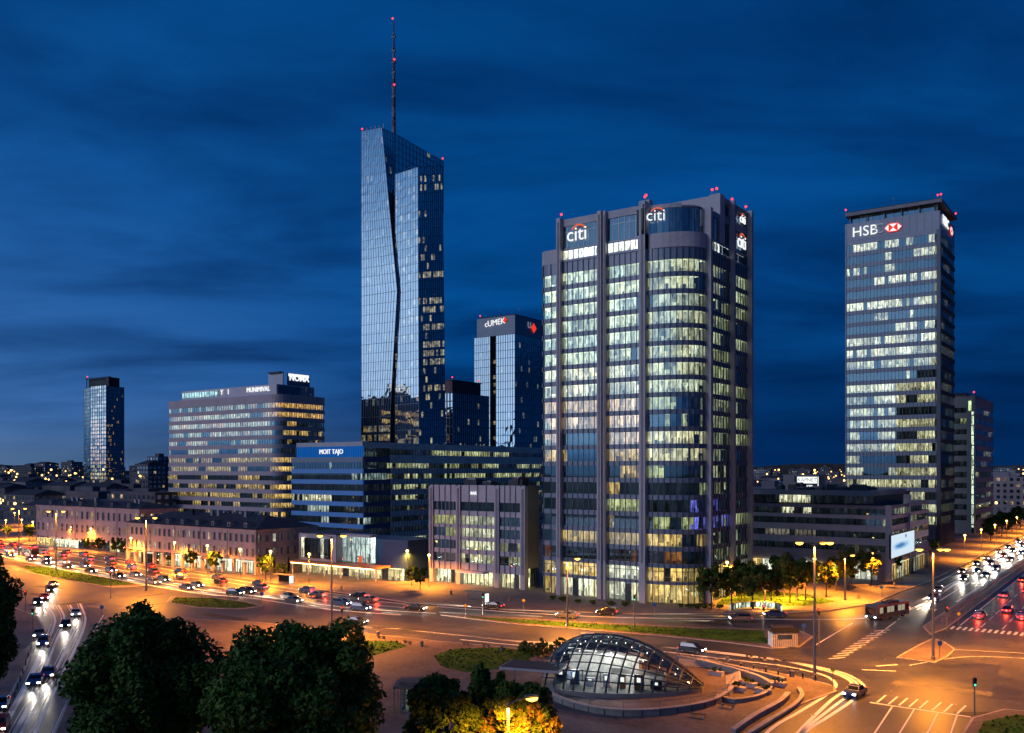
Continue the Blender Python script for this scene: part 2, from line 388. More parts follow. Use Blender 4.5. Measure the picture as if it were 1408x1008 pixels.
COOL = (0.80, 0.88, 0.62); WHITE = (0.96, 0.90, 0.62); WARM = (1.0, 0.66, 0.22); PEACH = (1.0, 0.66, 0.38); GREENISH = (0.66, 0.70, 0.34); VIOLET = (0.22, 0.22, 1.0)
def mul(c, k): return (c[0] * k, c[1] * k, c[2] * k)
def window(mb, pts, z0, z1, lit, depth=1.7, inset=0.12, mw=0.07, glass='glass', mull='mullion', clutter=True, transom=False):
    """one window: its panes, mullions and the room behind. lit(i) -> (colour, level) or None"""
    n = len(pts) - 1
    Gp = offset(pts, -inset); B = offset(pts, -depth); F = offset(pts, -inset + 0.07); Bl = offset(pts, -inset - 0.12)
    i0 = len(mb.v)
    mb.v += [(p[0], p[1], z0) for p in Gp] + [(p[0], p[1], z1) for p in Gp]
    for k in range(n): mb.face((i0 + k, i0 + k + 1, i0 + n + 2 + k, i0 + n + 1 + k), glass)
    base = (0.006, 0.008, 0.010)
    prev = None
    h = z1 - z0
    for k in range(n):
        r = lit(k)
        c = mul(r[0], r[1]) if r else mul(base, random.uniform(0.3, 1.6))
        a, b_ = B[k], B[k + 1]; ga, gb = Bl[k], Bl[k + 1]
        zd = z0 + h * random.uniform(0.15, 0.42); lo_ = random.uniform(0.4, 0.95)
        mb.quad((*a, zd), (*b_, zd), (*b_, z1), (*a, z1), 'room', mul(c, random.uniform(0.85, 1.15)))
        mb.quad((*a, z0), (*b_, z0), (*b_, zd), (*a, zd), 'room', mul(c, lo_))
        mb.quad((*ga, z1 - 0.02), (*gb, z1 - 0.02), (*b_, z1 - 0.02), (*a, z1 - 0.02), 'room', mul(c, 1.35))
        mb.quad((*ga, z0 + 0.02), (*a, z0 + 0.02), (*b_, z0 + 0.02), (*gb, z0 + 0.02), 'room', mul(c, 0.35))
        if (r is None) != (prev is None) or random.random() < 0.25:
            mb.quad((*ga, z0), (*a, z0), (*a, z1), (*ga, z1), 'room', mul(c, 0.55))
        prev = r
        if r and clutter:
            if random.random() < 0.55:      # furniture near the glass
                t0 = random.uniform(0, 0.5); t1 = t0 + random.uniform(0.25, 0.5); hh = random.uniform(0.18, 0.5) * h
                m0 = offset(pts[k:k + 2], -depth * random.uniform(0.3, 0.7))
                p = [(m0[0][0] + (m0[1][0] - m0[0][0]) * t, m0[0][1] + (m0[1][1] - m0[0][1]) * t) for t in (t0, min(t1, 1))]
                mb.quad((*p[0], z0), (*p[1], z0), (*p[1], z0 + hh), (*p[0], z0 + hh), 'room', mul(c, random.uniform(0.05, 0.45)))
            if random.random() < 0.35:      # blind let down part of the way
                hh = random.uniform(0.15, 0.85) * h
                mb.quad((*ga, z1 - hh), (*gb, z1 - hh), (*gb, z1 - 0.03), (*ga, z1 - 0.03), 'room', mul(c, random.uniform(0.35, 1.0)))
    for k in range(n + 1):
        a, b_ = F[k], Bl[k]
        ax = (a[0] - b_[0], a[1] - b_[1]); l = math.hypot(*ax); ax = (ax[0] / l, ax[1] / l)
        mb.obox(((a[0] + b_[0]) / 2, (a[1] + b_[1]) / 2), ax, l / 2, mw, z0, z1, mull)
    if transom: band(mb, Gp, z0 + h * 0.72, z0 + h * 0.72 + 0.1, 0.05, 0.05, mull)
def bilerp(c, u, v):
    a, b_, d, e = c                        # bl, br, tr, tl
    return tuple((a[k] * (1 - u) + b_[k] * u) * (1 - v) + (e[k] * (1 - u) + d[k] * u) * v for k in range(3))
def curtain(mb, corners, nu, nv, lit, mat='curtain', fins=True, jitter=0.02, fin_mat='mullion', fin=0.14, vfin_every=1, spandrel=0.30):
    """curtain wall on a quad given bl, br, tr, tl as seen from outside; each storey = vision strip + spandrel strip"""
    C = [Vector(c) for c in corners]
    nrm = (C[1] - C[0]).cross(C[3] - C[0]).normalized()
    vs = []
    for j in range(nv): vs += [j / nv, (j + spandrel) / nv]
    vs.append(1.0)
    idx = [[None] * (nu + 1) for _ in vs]
    for j, v in enumerate(vs):
        for k in range(nu + 1):
            p = Vector(bilerp(corners, k / nu, v)) + nrm * random.uniform(-jitter, jitter)
            idx[j][k] = mb.vert(p)
    for j in range(len(vs) - 1):
        for k in range(nu):
            r = lit(j // 2, k) if j % 2 else None
            c = mul(r[0], r[1]) if r else (0.001, 0.002, 0.003)
            mb.face((idx[j][k], idx[j][k + 1], idx[j + 1][k + 1], idx[j + 1][k]), mat, c)
    if fins:
        for k in range(0, nu + 1, vfin_every):
            a = Vector(bilerp(corners, k / nu, 0)); b_ = Vector(bilerp(corners, k / nu, 1)); t = (C[1] - C[0]).normalized() * fin
            q = nrm * (fin * 2)
            P = [a - t, a + t, a + t + q, a - t + q, b_ - t, b_ + t, b_ + t + q, b_ - t + q]
            i = len(mb.v); mb.v += [tuple(p) for p in P]
            for f_ in ((0, 1, 2, 3), (4, 5, 6, 7), (3, 2, 6, 7), (0, 3, 7, 4), (2, 1, 5, 6)): mb.face([i + z for z in f_], fin_mat)
        for j in range(nv + 1):
            a = Vector(bilerp(corners, 0, j / nv)); b_ = Vector(bilerp(corners, 1, j / nv)); u = Vector((0, 0, fin * 1.2)); q = nrm * (fin * 1.4)
            P = [a - u, b_ - u, b_ - u + q, a - u + q, a + u, b_ + u, b_ + u + q, a + u + q]
            i = len(mb.v); mb.v += [tuple(p) for p in P]
            for f_ in ((3, 2, 1, 0), (4, 5, 6, 7), (3, 2, 6, 7)): mb.face([i + z for z in f_], fin_mat)
def text(s, size, loc, rot, mat, parent, name='sign_lettering', depth=0.12, bold=0.0, spacing=1.0):
    cu = D.curves.new('lettering', 'FONT'); cu.body = s; cu.size = size; cu.extrude = depth; cu.align_x = 'CENTER'; cu.align_y = 'CENTER'; cu.offset = bold; cu.space_character = spacing; cu.resolution_u = 4
    ob = D.objects.new('lettering', cu); COL.objects.link(ob)
    bpy.context.view_layer.update()
    me = D.meshes.new_from_object(ob.evaluated_get(bpy.context.evaluated_depsgraph_get()))
    D.objects.remove(ob); D.curves.remove(cu)
    me.materials.clear(); me.materials.append(M[mat])
    o = D.objects.new(name, me); COL.objects.link(o)
    o.parent = parent; o.location = Vector(loc) - origin(parent); o.rotation_euler = rot
    return o
FRONT = (R(90), 0, 0); SIDE = (R(90), 0, R(90))
def beacon(p, parent, r=0.45):
    mb = MB(); mb.tube([(p[0], p[1], p[2]), (p[0], p[1], p[2] + r * 0.6), (p[0], p[1], p[2] + r * 1.6), (p[0], p[1], p[2] + r * 2)], [r * 0.5, r, r, r * 0.4], 'beacon', 8)
    mb.tube([(p[0], p[1], p[2] - 1.0), (p[0], p[1], p[2])], 0.12, 'steel', 6)
    return mb.build('warning_light', parent)
def rooftop_clutter(parent, x0, x1, y0, y1, z, n, seed, mat='roof_dark'):
    rr = random.Random(seed)
    for k in range(n):
        cx, cy = rr.uniform(x0, x1), rr.uniform(y0, y1); a, b_, h = rr.uniform(0.8, 2.4), rr.uniform(0.8, 2.4), rr.uniform(0.8, 2.2)
        mb = MB(); mb.box(cx - a, cx + a, cy - b_, cy + b_, z, z + h, mat); mb.box(cx - a * 0.6, cx + a * 0.6, cy - b_ * 0.6, cy + b_ * 0.6, z + h, z + h + 0.35, 'steel')
        mb.build('roof_unit', parent)
def aerial(parent, p, h):
    mb = MB(); mb.tube([p, (p[0], p[1], p[2] + h)], [0.12, 0.05], 'steel', 5); mb.box(p[0] - 0.6, p[0] + 0.6, p[1] - 0.05, p[1] + 0.05, p[2] + h * 0.7, p[2] + h * 0.7 + 0.1, 'steel'); mb.build('aerial', parent)
# ================================================================ BUILDINGS
def spandrel(parent, pts, z0, z1, mat, out=0.10, ribs=None, name='spandrel'):
    mb = MB(); band(mb, pts, z0, z1, out, 0.5, mat)
    if ribs:
        for p, q in zip(ribs, offset(ribs, out + 0.10)):
            ax = (q[0] - p[0], q[1] - p[1]); l = math.hypot(*ax) or 1; ax = (ax[0] / l, ax[1] / l)
            mb.obox(q, ax, 0.10, 0.05, z0, z1, 'mullion')
    return mb.build(name, parent)
class WinCount:
    """the first 100 windows of a building are parts of their own, the rest share one part"""
    def __init__(s, parent, limit=100): s.p = parent; s.n = 0; s.rest = MB(); s.limit = limit
    def add(s, pts, z0, z1, lit, **kw):
        s.n += 1
        if s.n <= s.limit:
            mb = MB(); window(mb, pts, z0, z1, lit, **kw); mb.build('window', s.p)
        else: window(s.rest, pts, z0, z1, lit, **kw)
    def done(s):
        if s.rest.v: tag(s.rest.build('window', s.p), kind='stuff')
def runs(rng, p, c, lo, hi, stick=0.7, c2=None):
    """lit panes come in runs, as rooms do"""
    st = {'on': rng.random() < p, 'c': c, 'k': rng.uniform(lo, hi)}
    def f(i):
        if rng.random() > stick:
            st['on'] = rng.random() < p; st['k'] = rng.uniform(lo, hi); st['c'] = c2 if c2 and rng.random() < 0.3 else c
        return (st['c'], st['k'] * rng.uniform(0.85, 1.1)) if st['on'] else None
    return f
def full(rng, c, lo, hi, miss=0.03):
    st = {'k': rng.uniform(lo, hi), 'c': c}
    def f(i):
        if rng.random() < 0.4:
            st['k'] = rng.uniform(lo * 0.65, hi * 1.2); t = rng.uniform(-0.12, 0.10); st['c'] = (c[0], c[1] * (1 + t * 0.6), c[2] * (1 + t * 2))
        return None if rng.random() < miss else (st['c'], st['k'] * rng.uniform(0.85, 1.1))
    return f
DARK = lambda i: None

# ---------------------------------------------------------------- the tower with the rounded corner
def rounded_tower():
    rng = random.Random(11)
    y0, x1 = 183.0, -82.0
    x0 = x_on(739, y0); xc = x_on(890, y0); yc = y_on(969, x1); y1 = y_on(1029.5, x1)
    root = thing('office_tower', 'tall office tower with a rounded corner and brightly lit window rows', 'office tower', ((x0 + x1) / 2, y0, 0))
    arc = [(xc + (x1 - xc) * math.sin(a), yc - (yc - y0) * math.cos(a)) for a in [math.pi / 2 * k / 10 for k in range(11)]]
    larc = [(x0 + 3.0 - 3.0 * math.cos(a), y0 + 3.0 - 3.0 * math.sin(a)) for a in [math.pi / 2 * k / 4 for k in range(5)]]
    P = [(x_on(771, y0), y0), (x_on(827, y0), y0), (x_on(886, y0), y0)]
    yp = [y_on(972, x1), y_on(1004, x1), y1]
    bays = [([(x0, y0 + 9)] + larc + [(P[0][0] - 0.4, y0)], 6), ([(P[0][0] + 0.4, y0), (P[1][0] - 0.5, y0)], 7), ([(P[1][0] + 0.5, y0), (P[2][0] - 0.6, y0)], 7),
            ([(P[2][0] + 0.6, y0)] + arc + [(x1, yp[0] - 0.4)], 11), ([(x1, yp[0] + 0.5), (x1, yp[1] - 0.5)], 8), ([(x1, yp[1] + 0.5), (x1, y1 - 0.3)], 7)]
    line = [(x0, y0 + 9)] + larc + arc + [(x1, y1)]
    W = WinCount(root)
    FH = 3.8
    for k in range(19, -1, -1):
        zc = 2.8 + FH * k
        z0, z1 = (0.3, 4.4) if k == 0 else (5.1, 8.1) if k == 1 else (zc - 1.36, zc + 1.36)
        for b, (pts, n) in enumerate(bays):
            pp = split(pts, n)
            if k <= 1: f = full(rng, WARM if rng.random() < 0.6 else WHITE, 0.45, 0.85, 0.08 if b < 4 else 0.3)
            elif b <= 2:
                if k >= 12: f = full(rng, COOL if k > 13 else WHITE, 0.55, 0.78, 0.02)
                elif k >= 10: f = full(rng, PEACH, 0.45, 0.72, 0.03)
                elif k == 9: f = DARK if b == 1 else full(rng, PEACH, 0.4, 0.65, 0.1)
                elif k == 8: f = runs(rng, (0.5, 0.1, 0.85)[b], WARM, 0.35, 0.65)
                elif k == 5: f = runs(rng, (0.5, 0.05, 0.8)[b], GREENISH, 0.4, 0.7)
                elif k == 3: f = runs(rng, (0.5, 0.4, 0.8)[b], WARM, 0.3, 0.6)
                elif k == 2: f = runs(rng, 0.35, (0.9, 0.28, 0.05), 0.06, 0.14)
                else: f = runs(rng, (0.12, 0.03, 0.3)[b], WARM, 0.3, 0.6, 0.5)
            elif b == 3:
                if k >= 12: f = runs(rng, 0.93, (0.86, 0.86, 0.50), 0.30, 0.62, 0.5, COOL)
                elif k in (11, 10, 7, 6, 4): f = runs(rng, 0.25, GREENISH, 0.25, 0.55)
                elif k in (9, 8): f = full(rng, (0.95, 0.86, 0.48), 0.45, 0.75, 0.06)
                elif k == 5: f = (lambda g: (lambda i: (VIOLET, rng.uniform(0.5, 0.9)) if i in (8, 9) else g(i)))(runs(rng, 0.2, GREENISH, 0.25, 0.5))
                elif k == 2: f = runs(rng, 0.4, (0.9, 0.32, 0.06), 0.10, 0.25)
                else: f = runs(rng, 0.6, WARM, 0.3, 0.65)
                if k == 4: f = (lambda g: (lambda i: (VIOLET, rng.uniform(0.3, 0.8)) if i in (8, 9, 10) else g(i)))(f)
            else:
                f = runs(rng, 0.75 if k > 8 else 0.4, GREENISH if rng.random() < .6 else (0.8, 0.85, 0.5), 0.22, 0.5, 0.6)
                if b == 4 and k in (5, 4): f = full(rng, VIOLET, 0.2, 0.7, 0.5)
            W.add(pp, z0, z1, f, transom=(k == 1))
    W.done()
    ribs = [p for pts, n in bays for p in split(pts, n)]
    for k in range(1, 20):
        zb = {1: 4.4, 2: 8.1}.get(k, 2.8 + FH * (k - 1) + 1.36); zt = {1: 5.1}.get(k, 2.8 + FH * k - 1.36)
        spandrel(root, line, zb, zt, 'metal_panel', 0.04, ribs)
    spandrel(root, line, 76.36, 79.0, 'metal_panel', 0.04, ribs)
    # piers
    def pier(c, ax, hw, zt, dz=0.0):
        mb = MB(); n = (ax[1], -ax[0]); cc = (c[0] + n[0] * 0.25, c[1] + n[1] * 0.25)
        mb.obox(cc, ax, hw, 0.95, 0, zt, 'stone')
        mb.obox((cc[0] + n[0] * 0.99, cc[1] + n[1] * 0.99), ax, hw * 0.35, 0.05, 9, zt - 1, 'stone_dark'); mb.build('pier', root)
    pier(P[0], (1, 0), 0.55, 89.4); pier(P[1], (1, 0), 0.55, 89.3); pier((P[1][0] + 1.25, y0 + 0.2), (1, 0), 0.3, 89.2); pier(P[2], (1, 0), 0.75, 89.7)
    pier((x1, yp[0]), (0, 1), 0.55, 88.3); pier((x1, yp[1]), (0, 1), 0.5, 93.0); pier((x1, y1 - 0.5), (0, 1), 0.5, 93.3)
    # body
    mb = MB(); core = offset(line, -1.95); core = core + [(x1 - 2, y1), (x0 + 2, y1)]
    mb.prism(ccw(core), 0, 80.0, 'dark', 'roof_dark'); mb.build('wall', root)
    mb = MB(); mb.box(x1 - 1.9, x1 + 0.02, y1 - 0.02, y1 + 0.3, 0, 93, 'stone'); mb.build('end_wall', root)
    # crown
    for a, b_, n in ((P[0][0] + 0.55, P[1][0] - 0.55, 7), (P[1][0] + 1.6, P[2][0] - 0.75, 6)):
        mb = MB(); window(mb, split([(a, y0), (b_, y0)], n), 79.5, 81.7, full(rng, (0.95, 1.0, 0.92), 0.9, 1.25, 0), depth=0.8, clutter=False, glass='glass_clear'); mb.build('light_strip', root)
        mb = MB(); band(mb, [(a, y0), (b_, y0)], 79.0, 79.5, 0.25, 0.5, 'metal_panel'); band(mb, [(a, y0), (b_, y0)], 81.7, 82.2, 0.1, 0.5, 'metal_panel'); mb.build('ledge', root)
        mb = MB(); window(mb, split([(a, y0), (b_, y0)], n), 82.2, 87.4, DARK, depth=0.7, clutter=False, transom=True, mull='mullion_pale'); mb.build('crown_glazing', root)
        mb = MB(); band(mb, [(a, y0), (b_, y0)], 87.4, 89.1, 0.12, 0.8, 'stone'); mb.build('parapet', root)
    mb = MB(); band(mb, [(x0, y0 + 9)] + larc + [(P[0][0] - 0.55, y0)], 79.0, 82.4, 0.10, 0.6, 'stone'); mb.build('parapet', root)
    cur = [(P[2][0] + 0.75, y0)] + arc + [(x1, yp[0] - 0.5)]
    mb = MB(); band(mb, cur, 79.0, 82.3, 0.25, 1.2, 'stone'); mb.build('cornice', root)
    drum = offset(cur, -0.9)
    mb = MB(); window(mb, split(drum, 12), 82.3, 88.0, DARK, depth=0.7, inset=0.02, clutter=False, glass='glass'); mb.build('crown_glazing', root)
    mb = MB(); band(mb, drum[:7], 88.0, 88.9, 0.1, 0.8, 'stone'); band(mb, drum[6:], 88.0, 88.4, 0.1, 0.8, 'stone_dark'); mb.build('parapet', root)
    mb = MB(); mb.box(drum[1][0] - 0.2, drum[1][0] + 2.2, drum[1][1] + 0.2, drum[1][1] + 2.0, 88, 90.2, 'stone'); mb.build('lift_head', root)
    for (ya, yb, n) in ((yp[0] + 0.55, yp[1] - 0.5, 7), (yp[1] + 0.5, y1 - 1.0, 6)):
        mb = MB(); window(mb, split([(x1, ya), (x1, yb)], n), 79.5, 81.7, full(rng, (0.95, 1.0, 0.92), 0.8, 1.15, 0.05), depth=0.8, clutter=False, glass='glass_clear'); mb.build('light_strip', root)
        mb = MB(); band(mb, [(x1, ya), (x1, yb)], 79.0, 79.5, 0.25, 0.5, 'metal_panel'); band(mb, [(x1, ya), (x1, yb)], 81.7, 82.2, 0.1, 0.5, 'metal_panel'); mb.build('ledge', root)
        mb = MB(); window(mb, split([(x1, ya), (x1, yb)], n), 82.2, 87.2, DARK, depth=0.7, clutter=False); mb.build('crown_glazing', root)
        mb = MB(); band(mb, [(x1, ya), (x1, yb)], 87.2, 88.5, 0.1, 0.8, 'metal_panel'); mb.build('ledge', root)
    # upper block at the back, flush with the side street
    yb0 = y_on(990, x1)
    xb0 = x_on(932, yb0)
    mb = MB(); mb.box(xb0 - 9, x1 - 0.3, yb0 + 0.4, y1 - 0.3, 80, 91.5, 'dark'); mb.build('penthouse_wall', root)
    fr = split([(xb0 - 9, yb0), (x1 - 2.4, yb0)], 9)
    mb = MB(); band(mb, [(xb0 - 9, yb0), (x1 - 2.4, yb0)], 90.7, 93.2, 0.2, 0.6, 'stone')
    for p in fr: mb.box(p[0] - 0.3, p[0] + 0.3, yb0 - 0.5, yb0 + 0.3, 86.5, 90.7, 'stone')
    mb.build('parapet', root)
    mb = MB(); mb.box(x1 - 2.4, x1 + 0.2, yb0 - 0.4, yb0 + 2.4, 82, 93.4, 'stone'); mb.build('corner_pier', root)
    mb = MB(); band(mb, [(x1, yb0 + 2.4), (x1, y1)], 91.6, 93.0, 0.15, 0.8, 'stone_dark'); band(mb, [(x1, yb0 + 2.4), (x1, y1)], 88.5, 89.0, 0.15, 0.5, 'stone_dark'); mb.build('parapet', root)
    mb = MB(); window(mb, split([(x1, yb0 + 2.4), (x1, y1 - 1)], 8), 89.0, 91.6, DARK, depth=0.6, clutter=False); mb.build('crown_glazing', root)
    mb = MB(); mb.box(xb0, x1 - 3, yb0 + 3, y1 - 2, 91.5, 92.6, 'roof_dark'); mb.build('roof', root)
    # lettering: white "citi" under a red arc, four times
    def logo(cx, cy, cz, size, rot, rz):
        text('citi', size, (cx, cy, cz), rot, 'sign_white', root, bold=-0.02)
        mb = MB(); n = 9; th = size * 0.055
        for k in range(n):
            a0 = math.pi * (0.14 + 0.72 * k / n); a1 = math.pi * (0.14 + 0.72 * (k + 1) / n)
            for (ra, sg) in ((0, 1),):
                q = []
                for a, r_ in ((a0, size * 0.50 - th), (a0, size * 0.50 + th), (a1, size * 0.50 + th), (a1, size * 0.50 - th)):
                    u = -math.cos(a) * r_ * 0.85 + size * 0.10; zv = math.sin(a) * r_ * 0.72 + size * 0.10
                    q.append((cx + math.cos(rz) * u, cy + math.sin(rz) * u, cz + zv))
                mb.quad(*q, 'sign_orange')
        mb.build('sign_arc', root)
    logo(x_on(793, y0 - 0.6), y0 - 0.6, 85.0, 4.7, FRONT, 0)
    m_ = drum[2]; logo(m_[0] + 0.45, m_[1] - 0.9, 86.3, 3.6, (R(90), 0, R(24)), R(24))
    yl = (yp[1] + y1) / 2
    logo(x1 + 0.55, yl + 0.6, 90.2, 3.0, SIDE, R(90)); logo(x1 + 0.45, yl + 0.2, 84.6, 4.6, SIDE, R(90))
    for p in ((P[0][0], y0 + 0.3, 90.3), (P[2][0], y0 + 0.3, 90.7), (drum[1][0] + 1, drum[1][1] + 1, 91.2), (x1 - 0.8, yb0, 94.4), (x1 - 2.0, yb0 + 0.2, 94.4), (x1 - 0.5, yp[1] + 2.4, 94.0), (x1 - 0.5, y1 - 0.6, 94.3)): beacon(p, root, 0.28)
    rooftop_clutter(root, x0 + 6, xc - 4, y0 + 6, y1 - 6, 80, 8, 5)
rounded_tower()

# ---------------------------------------------------------------- generic storeyed block
def banded(root, segs, rows, wh, litf, mat, back, zroof, core_in=1.9, rib=True, sp_out=0.1, limit=100, glass='glass', mull='mullion', cap=None, order=None, sp_mats=None, depth=1.7):
    """segs = [(polyline, panes)], rows = window centre heights (top first)"""
    line = []
    for pts, n in segs:
        for p in pts:
            if not line or math.dist(line[-1], p) > 0.05: line.append(p)
    W = WinCount(root, limit)
    for r, zc in enumerate(rows):
        for s_, (pts, n) in enumerate(segs):
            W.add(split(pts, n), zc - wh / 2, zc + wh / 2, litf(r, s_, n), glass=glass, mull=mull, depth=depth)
    W.done()
    ribs = [p for pts, n in segs for p in split(pts, n)] if rib else None
    zs = [rows[0] + wh / 2] + [z - wh / 2 for z in rows]
    for r, zc in enumerate(rows):
        zt = zc - wh / 2; zb = rows[r + 1] + wh / 2 if r + 1 < len(rows) else 0
        spandrel(root, line, zb, zt, (sp_mats(r) if sp_mats else mat), sp_out, ribs)
    spandrel(root, line, rows[0] + wh / 2, zroof, cap or mat, sp_out, None, 'parapet')
    mb = MB(); mb.prism(ccw(offset(line, -core_in) + back), 0, zroof - 0.6, 'dark', 'roof_dark'); mb.build('wall', root)
    return line

# ---------------------------------------------------------------- bank tower on the right
def bank_tower():
    rng = random.Random(23)
    x1, y0 = at(1292, 350); x0 = x_on(1163.5, y0); y1 = y_on(1312, x1)
    root = thing('office_tower', 'slab office tower with an overhanging roof and white letters beside a red hexagon', 'office tower', ((x0 + x1) / 2, y0, 0))
    rows = [119.3 - 4.75 * k for k in range(24)]
    pr = [0.45, 0.35, 0.25, 0.55, 0.04, 0.9, 0.04, 0.5, 0.95, 0.97, 0.7, 0.12, 0.75, 0.9, 0.55, 0.7, 0.6, 0.85, 0.5, 0.9, 0.65, 0.6, 0.8, 0.7]
    def lf(r, s_, n):
        if s_ == 1: return runs(rng, pr[r] * 0.55, GREENISH if rng.random() < .5 else WHITE, 0.25, 0.6, 0.6)
        if r == 3 or r == 7: return lambda i: (WHITE, rng.uniform(0.5, 0.8)) if i > n * (0.28 if r == 3 else 0.5) and rng.random() < 0.93 else None
        if r in (5, 8, 9): return full(rng, (0.95, 0.90, 0.62), 0.45, 0.8, 0.06)
        if r == 0: return lambda i: (WHITE, rng.uniform(0.4, 0.75)) if (2 <= i <= 8 or 11 <= i <= 14 or i in (17, 18) or i >= n - 3) else None
        return runs(rng, pr[r], (0.92, 0.88, 0.58) if r < 12 else (0.85, 0.80, 0.48), 0.3, 0.7, 0.62, WHITE)
    back = [(x1 - 2, y1), (x0, y1), (x0, y0 + 2)]
    line = banded(root, [([(x0, y0), (x1, y0)], 26), ([(x1, y0), (x1, y1)], 22)], rows, 3.05, lf, 'metal_panel', back, 122.4)
    mb = MB(); mb.obox((x1 - 0.35, y0 + 0.35), (1, 0), 0.7, 0.7, 0, 122.4, 'mullion'); mb.build('corner_column', root)
    mb = MB(); mb.box(x0 - 0.3, x0 + 0.2, y0 - 0.3, y0 + 0.4, 0, 129.6, 'metal_panel'); mb.build('corner_column', root)
    mb = MB(); band(mb, line, 122.4, 129.6, 0.16, 0.6, 'metal_panel')
    for p in offset(split([(x0, y0), (x1, y0)], 13), 0.18): mb.box(p[0] - 0.05, p[0] + 0.05, p[1] - 0.04, p[1], 122.4, 129.6, 'stone_dark')
    mb.box(x0 + 0.3, x1 - 0.5, y0 + 0.61, y1, 122, 128.8, 'dark'); mb.build('sign_panel', root)
    mb = MB(); window(mb, split([(x0 + 2.0, y0 + 2.0), (x1 - 1.4, y0 + 2.0)], 12), 128.8, 132.6, DARK, depth=0.8, clutter=False); window(mb, split([(x1 - 1.4, y0 + 2.0), (x1 - 1.4, y1 - 2)], 10), 128.8, 132.6, DARK, depth=0.8, clutter=False)
    mb.box(x0 + 2.9, x1 - 2.3, y0 + 2.9, y1 - 2, 128.8, 132.6, 'dark'); mb.build('penthouse', root)
    mb = MB(); mb.box(x0 - 0.2, x1 + 1.0, y0 - 1.0, y1 + 0.6, 132.6, 133.9, 'stone_dark'); mb.box(x0 + 0.4, x1 + 0.4, y0 - 0.4, y1, 133.9, 134.3, 'dark')
    mb.build('roof', root)
    for k in range(6):
        xx = x0 + 1.4 + (x1 - x0 - 2.4) * k / 5
        mb = MB(); mb.box(xx - 0.2, xx + 0.2, y0 + 0.6, y0 + 1.0, 129.6, 132.6, 'mullion'); mb.build('roof_post', root)
    zt = zat(316, x_on(1194, y0), y0); xs = x_on(1188, y0); yy = y0 - 0.55
    text('HSB', 5.6, (x_on(1189.5, y0), yy, zt - 0.5), FRONT, 'sign_white', root, bold=0.0, spacing=1.04)
    text('C', 5.6, (x_on(1209, y0), yy, zt - 0.4), FRONT, 'sign_dim_glow', root, bold=0.0)
    def hexa(cx, cy, cz, a, h, ax):
        def q(u, z): return (cx + ax[0] * u, cy + ax[1] * u, cz + z)
        mr, mw = MB(), MB()
        n = (ax[1], -ax[0])
        mr.face([mr.vert(q(u, z)) for u, z in ((-a, 0), (-a / 2, -h), (a / 2, -h), (a, 0), (a / 2, h), (-a / 2, h))], 'sign_red')
        def q2(u, z): return (cx + ax[0] * u + n[0] * 0.06, cy + ax[1] * u + n[1] * 0.06, cz + z)
        for tri in (((-a / 2, -h), (0, 0), (-a / 2, h)), ((a / 2, h), (0, 0), (a / 2, -h)), ((-a / 2, -h * 1.0), (a / 2, -h * 1.0), (0, 0)), ((-a / 2, h), (0, 0), (a / 2, h))):
            pass
        for tri in (((-a * 0.92, 0), (-a * 0.5, -h * 0.75), (-a * 0.5, h * 0.75)), ((a * 0.92, 0), (a * 0.5, h * 0.75), (a * 0.5, -h * 0.75)), ((-a * 0.42, -h * 0.8), (a * 0.42, -h * 0.8), (0, -0.05)), ((-a * 0.42, h * 0.8), (0, 0.05), (a * 0.42, h * 0.8))):
            mw.face([mw.vert(q2(u, z)) for u, z in tri], 'sign_white')
        o = mr.build('sign_hexagon', root); mw.build('sign_triangle', o)
    hexa(x_on(1228.5, y0), yy, zat(313, x_on(1228.5, y0), y0), 3.4, 1.8, (1, 0))
    ysd = (y0 + y1) / 2
    text('HSBC', 5.0, (x1 + 0.5, ysd - 5.5, 127.0), SIDE, 'sign_white', root, bold=0.05)
    hexa(x1 + 0.5, ysd + 6.5, 126.2, 3.6, 1.8, (0, 1))
    for p in ((x0, y0 - 0.6, 135.0), (x1 + 0.6, y0 - 0.6, 135.2), (x1 - 0.6, y0 - 0.2, 135.2), (x1 + 0.6, y1, 135.0)): beacon(p, root, 0.36)
    aerial(root, ((x0 + x1) / 2, y0 + 3, 134.3), 5)
bank_tower()

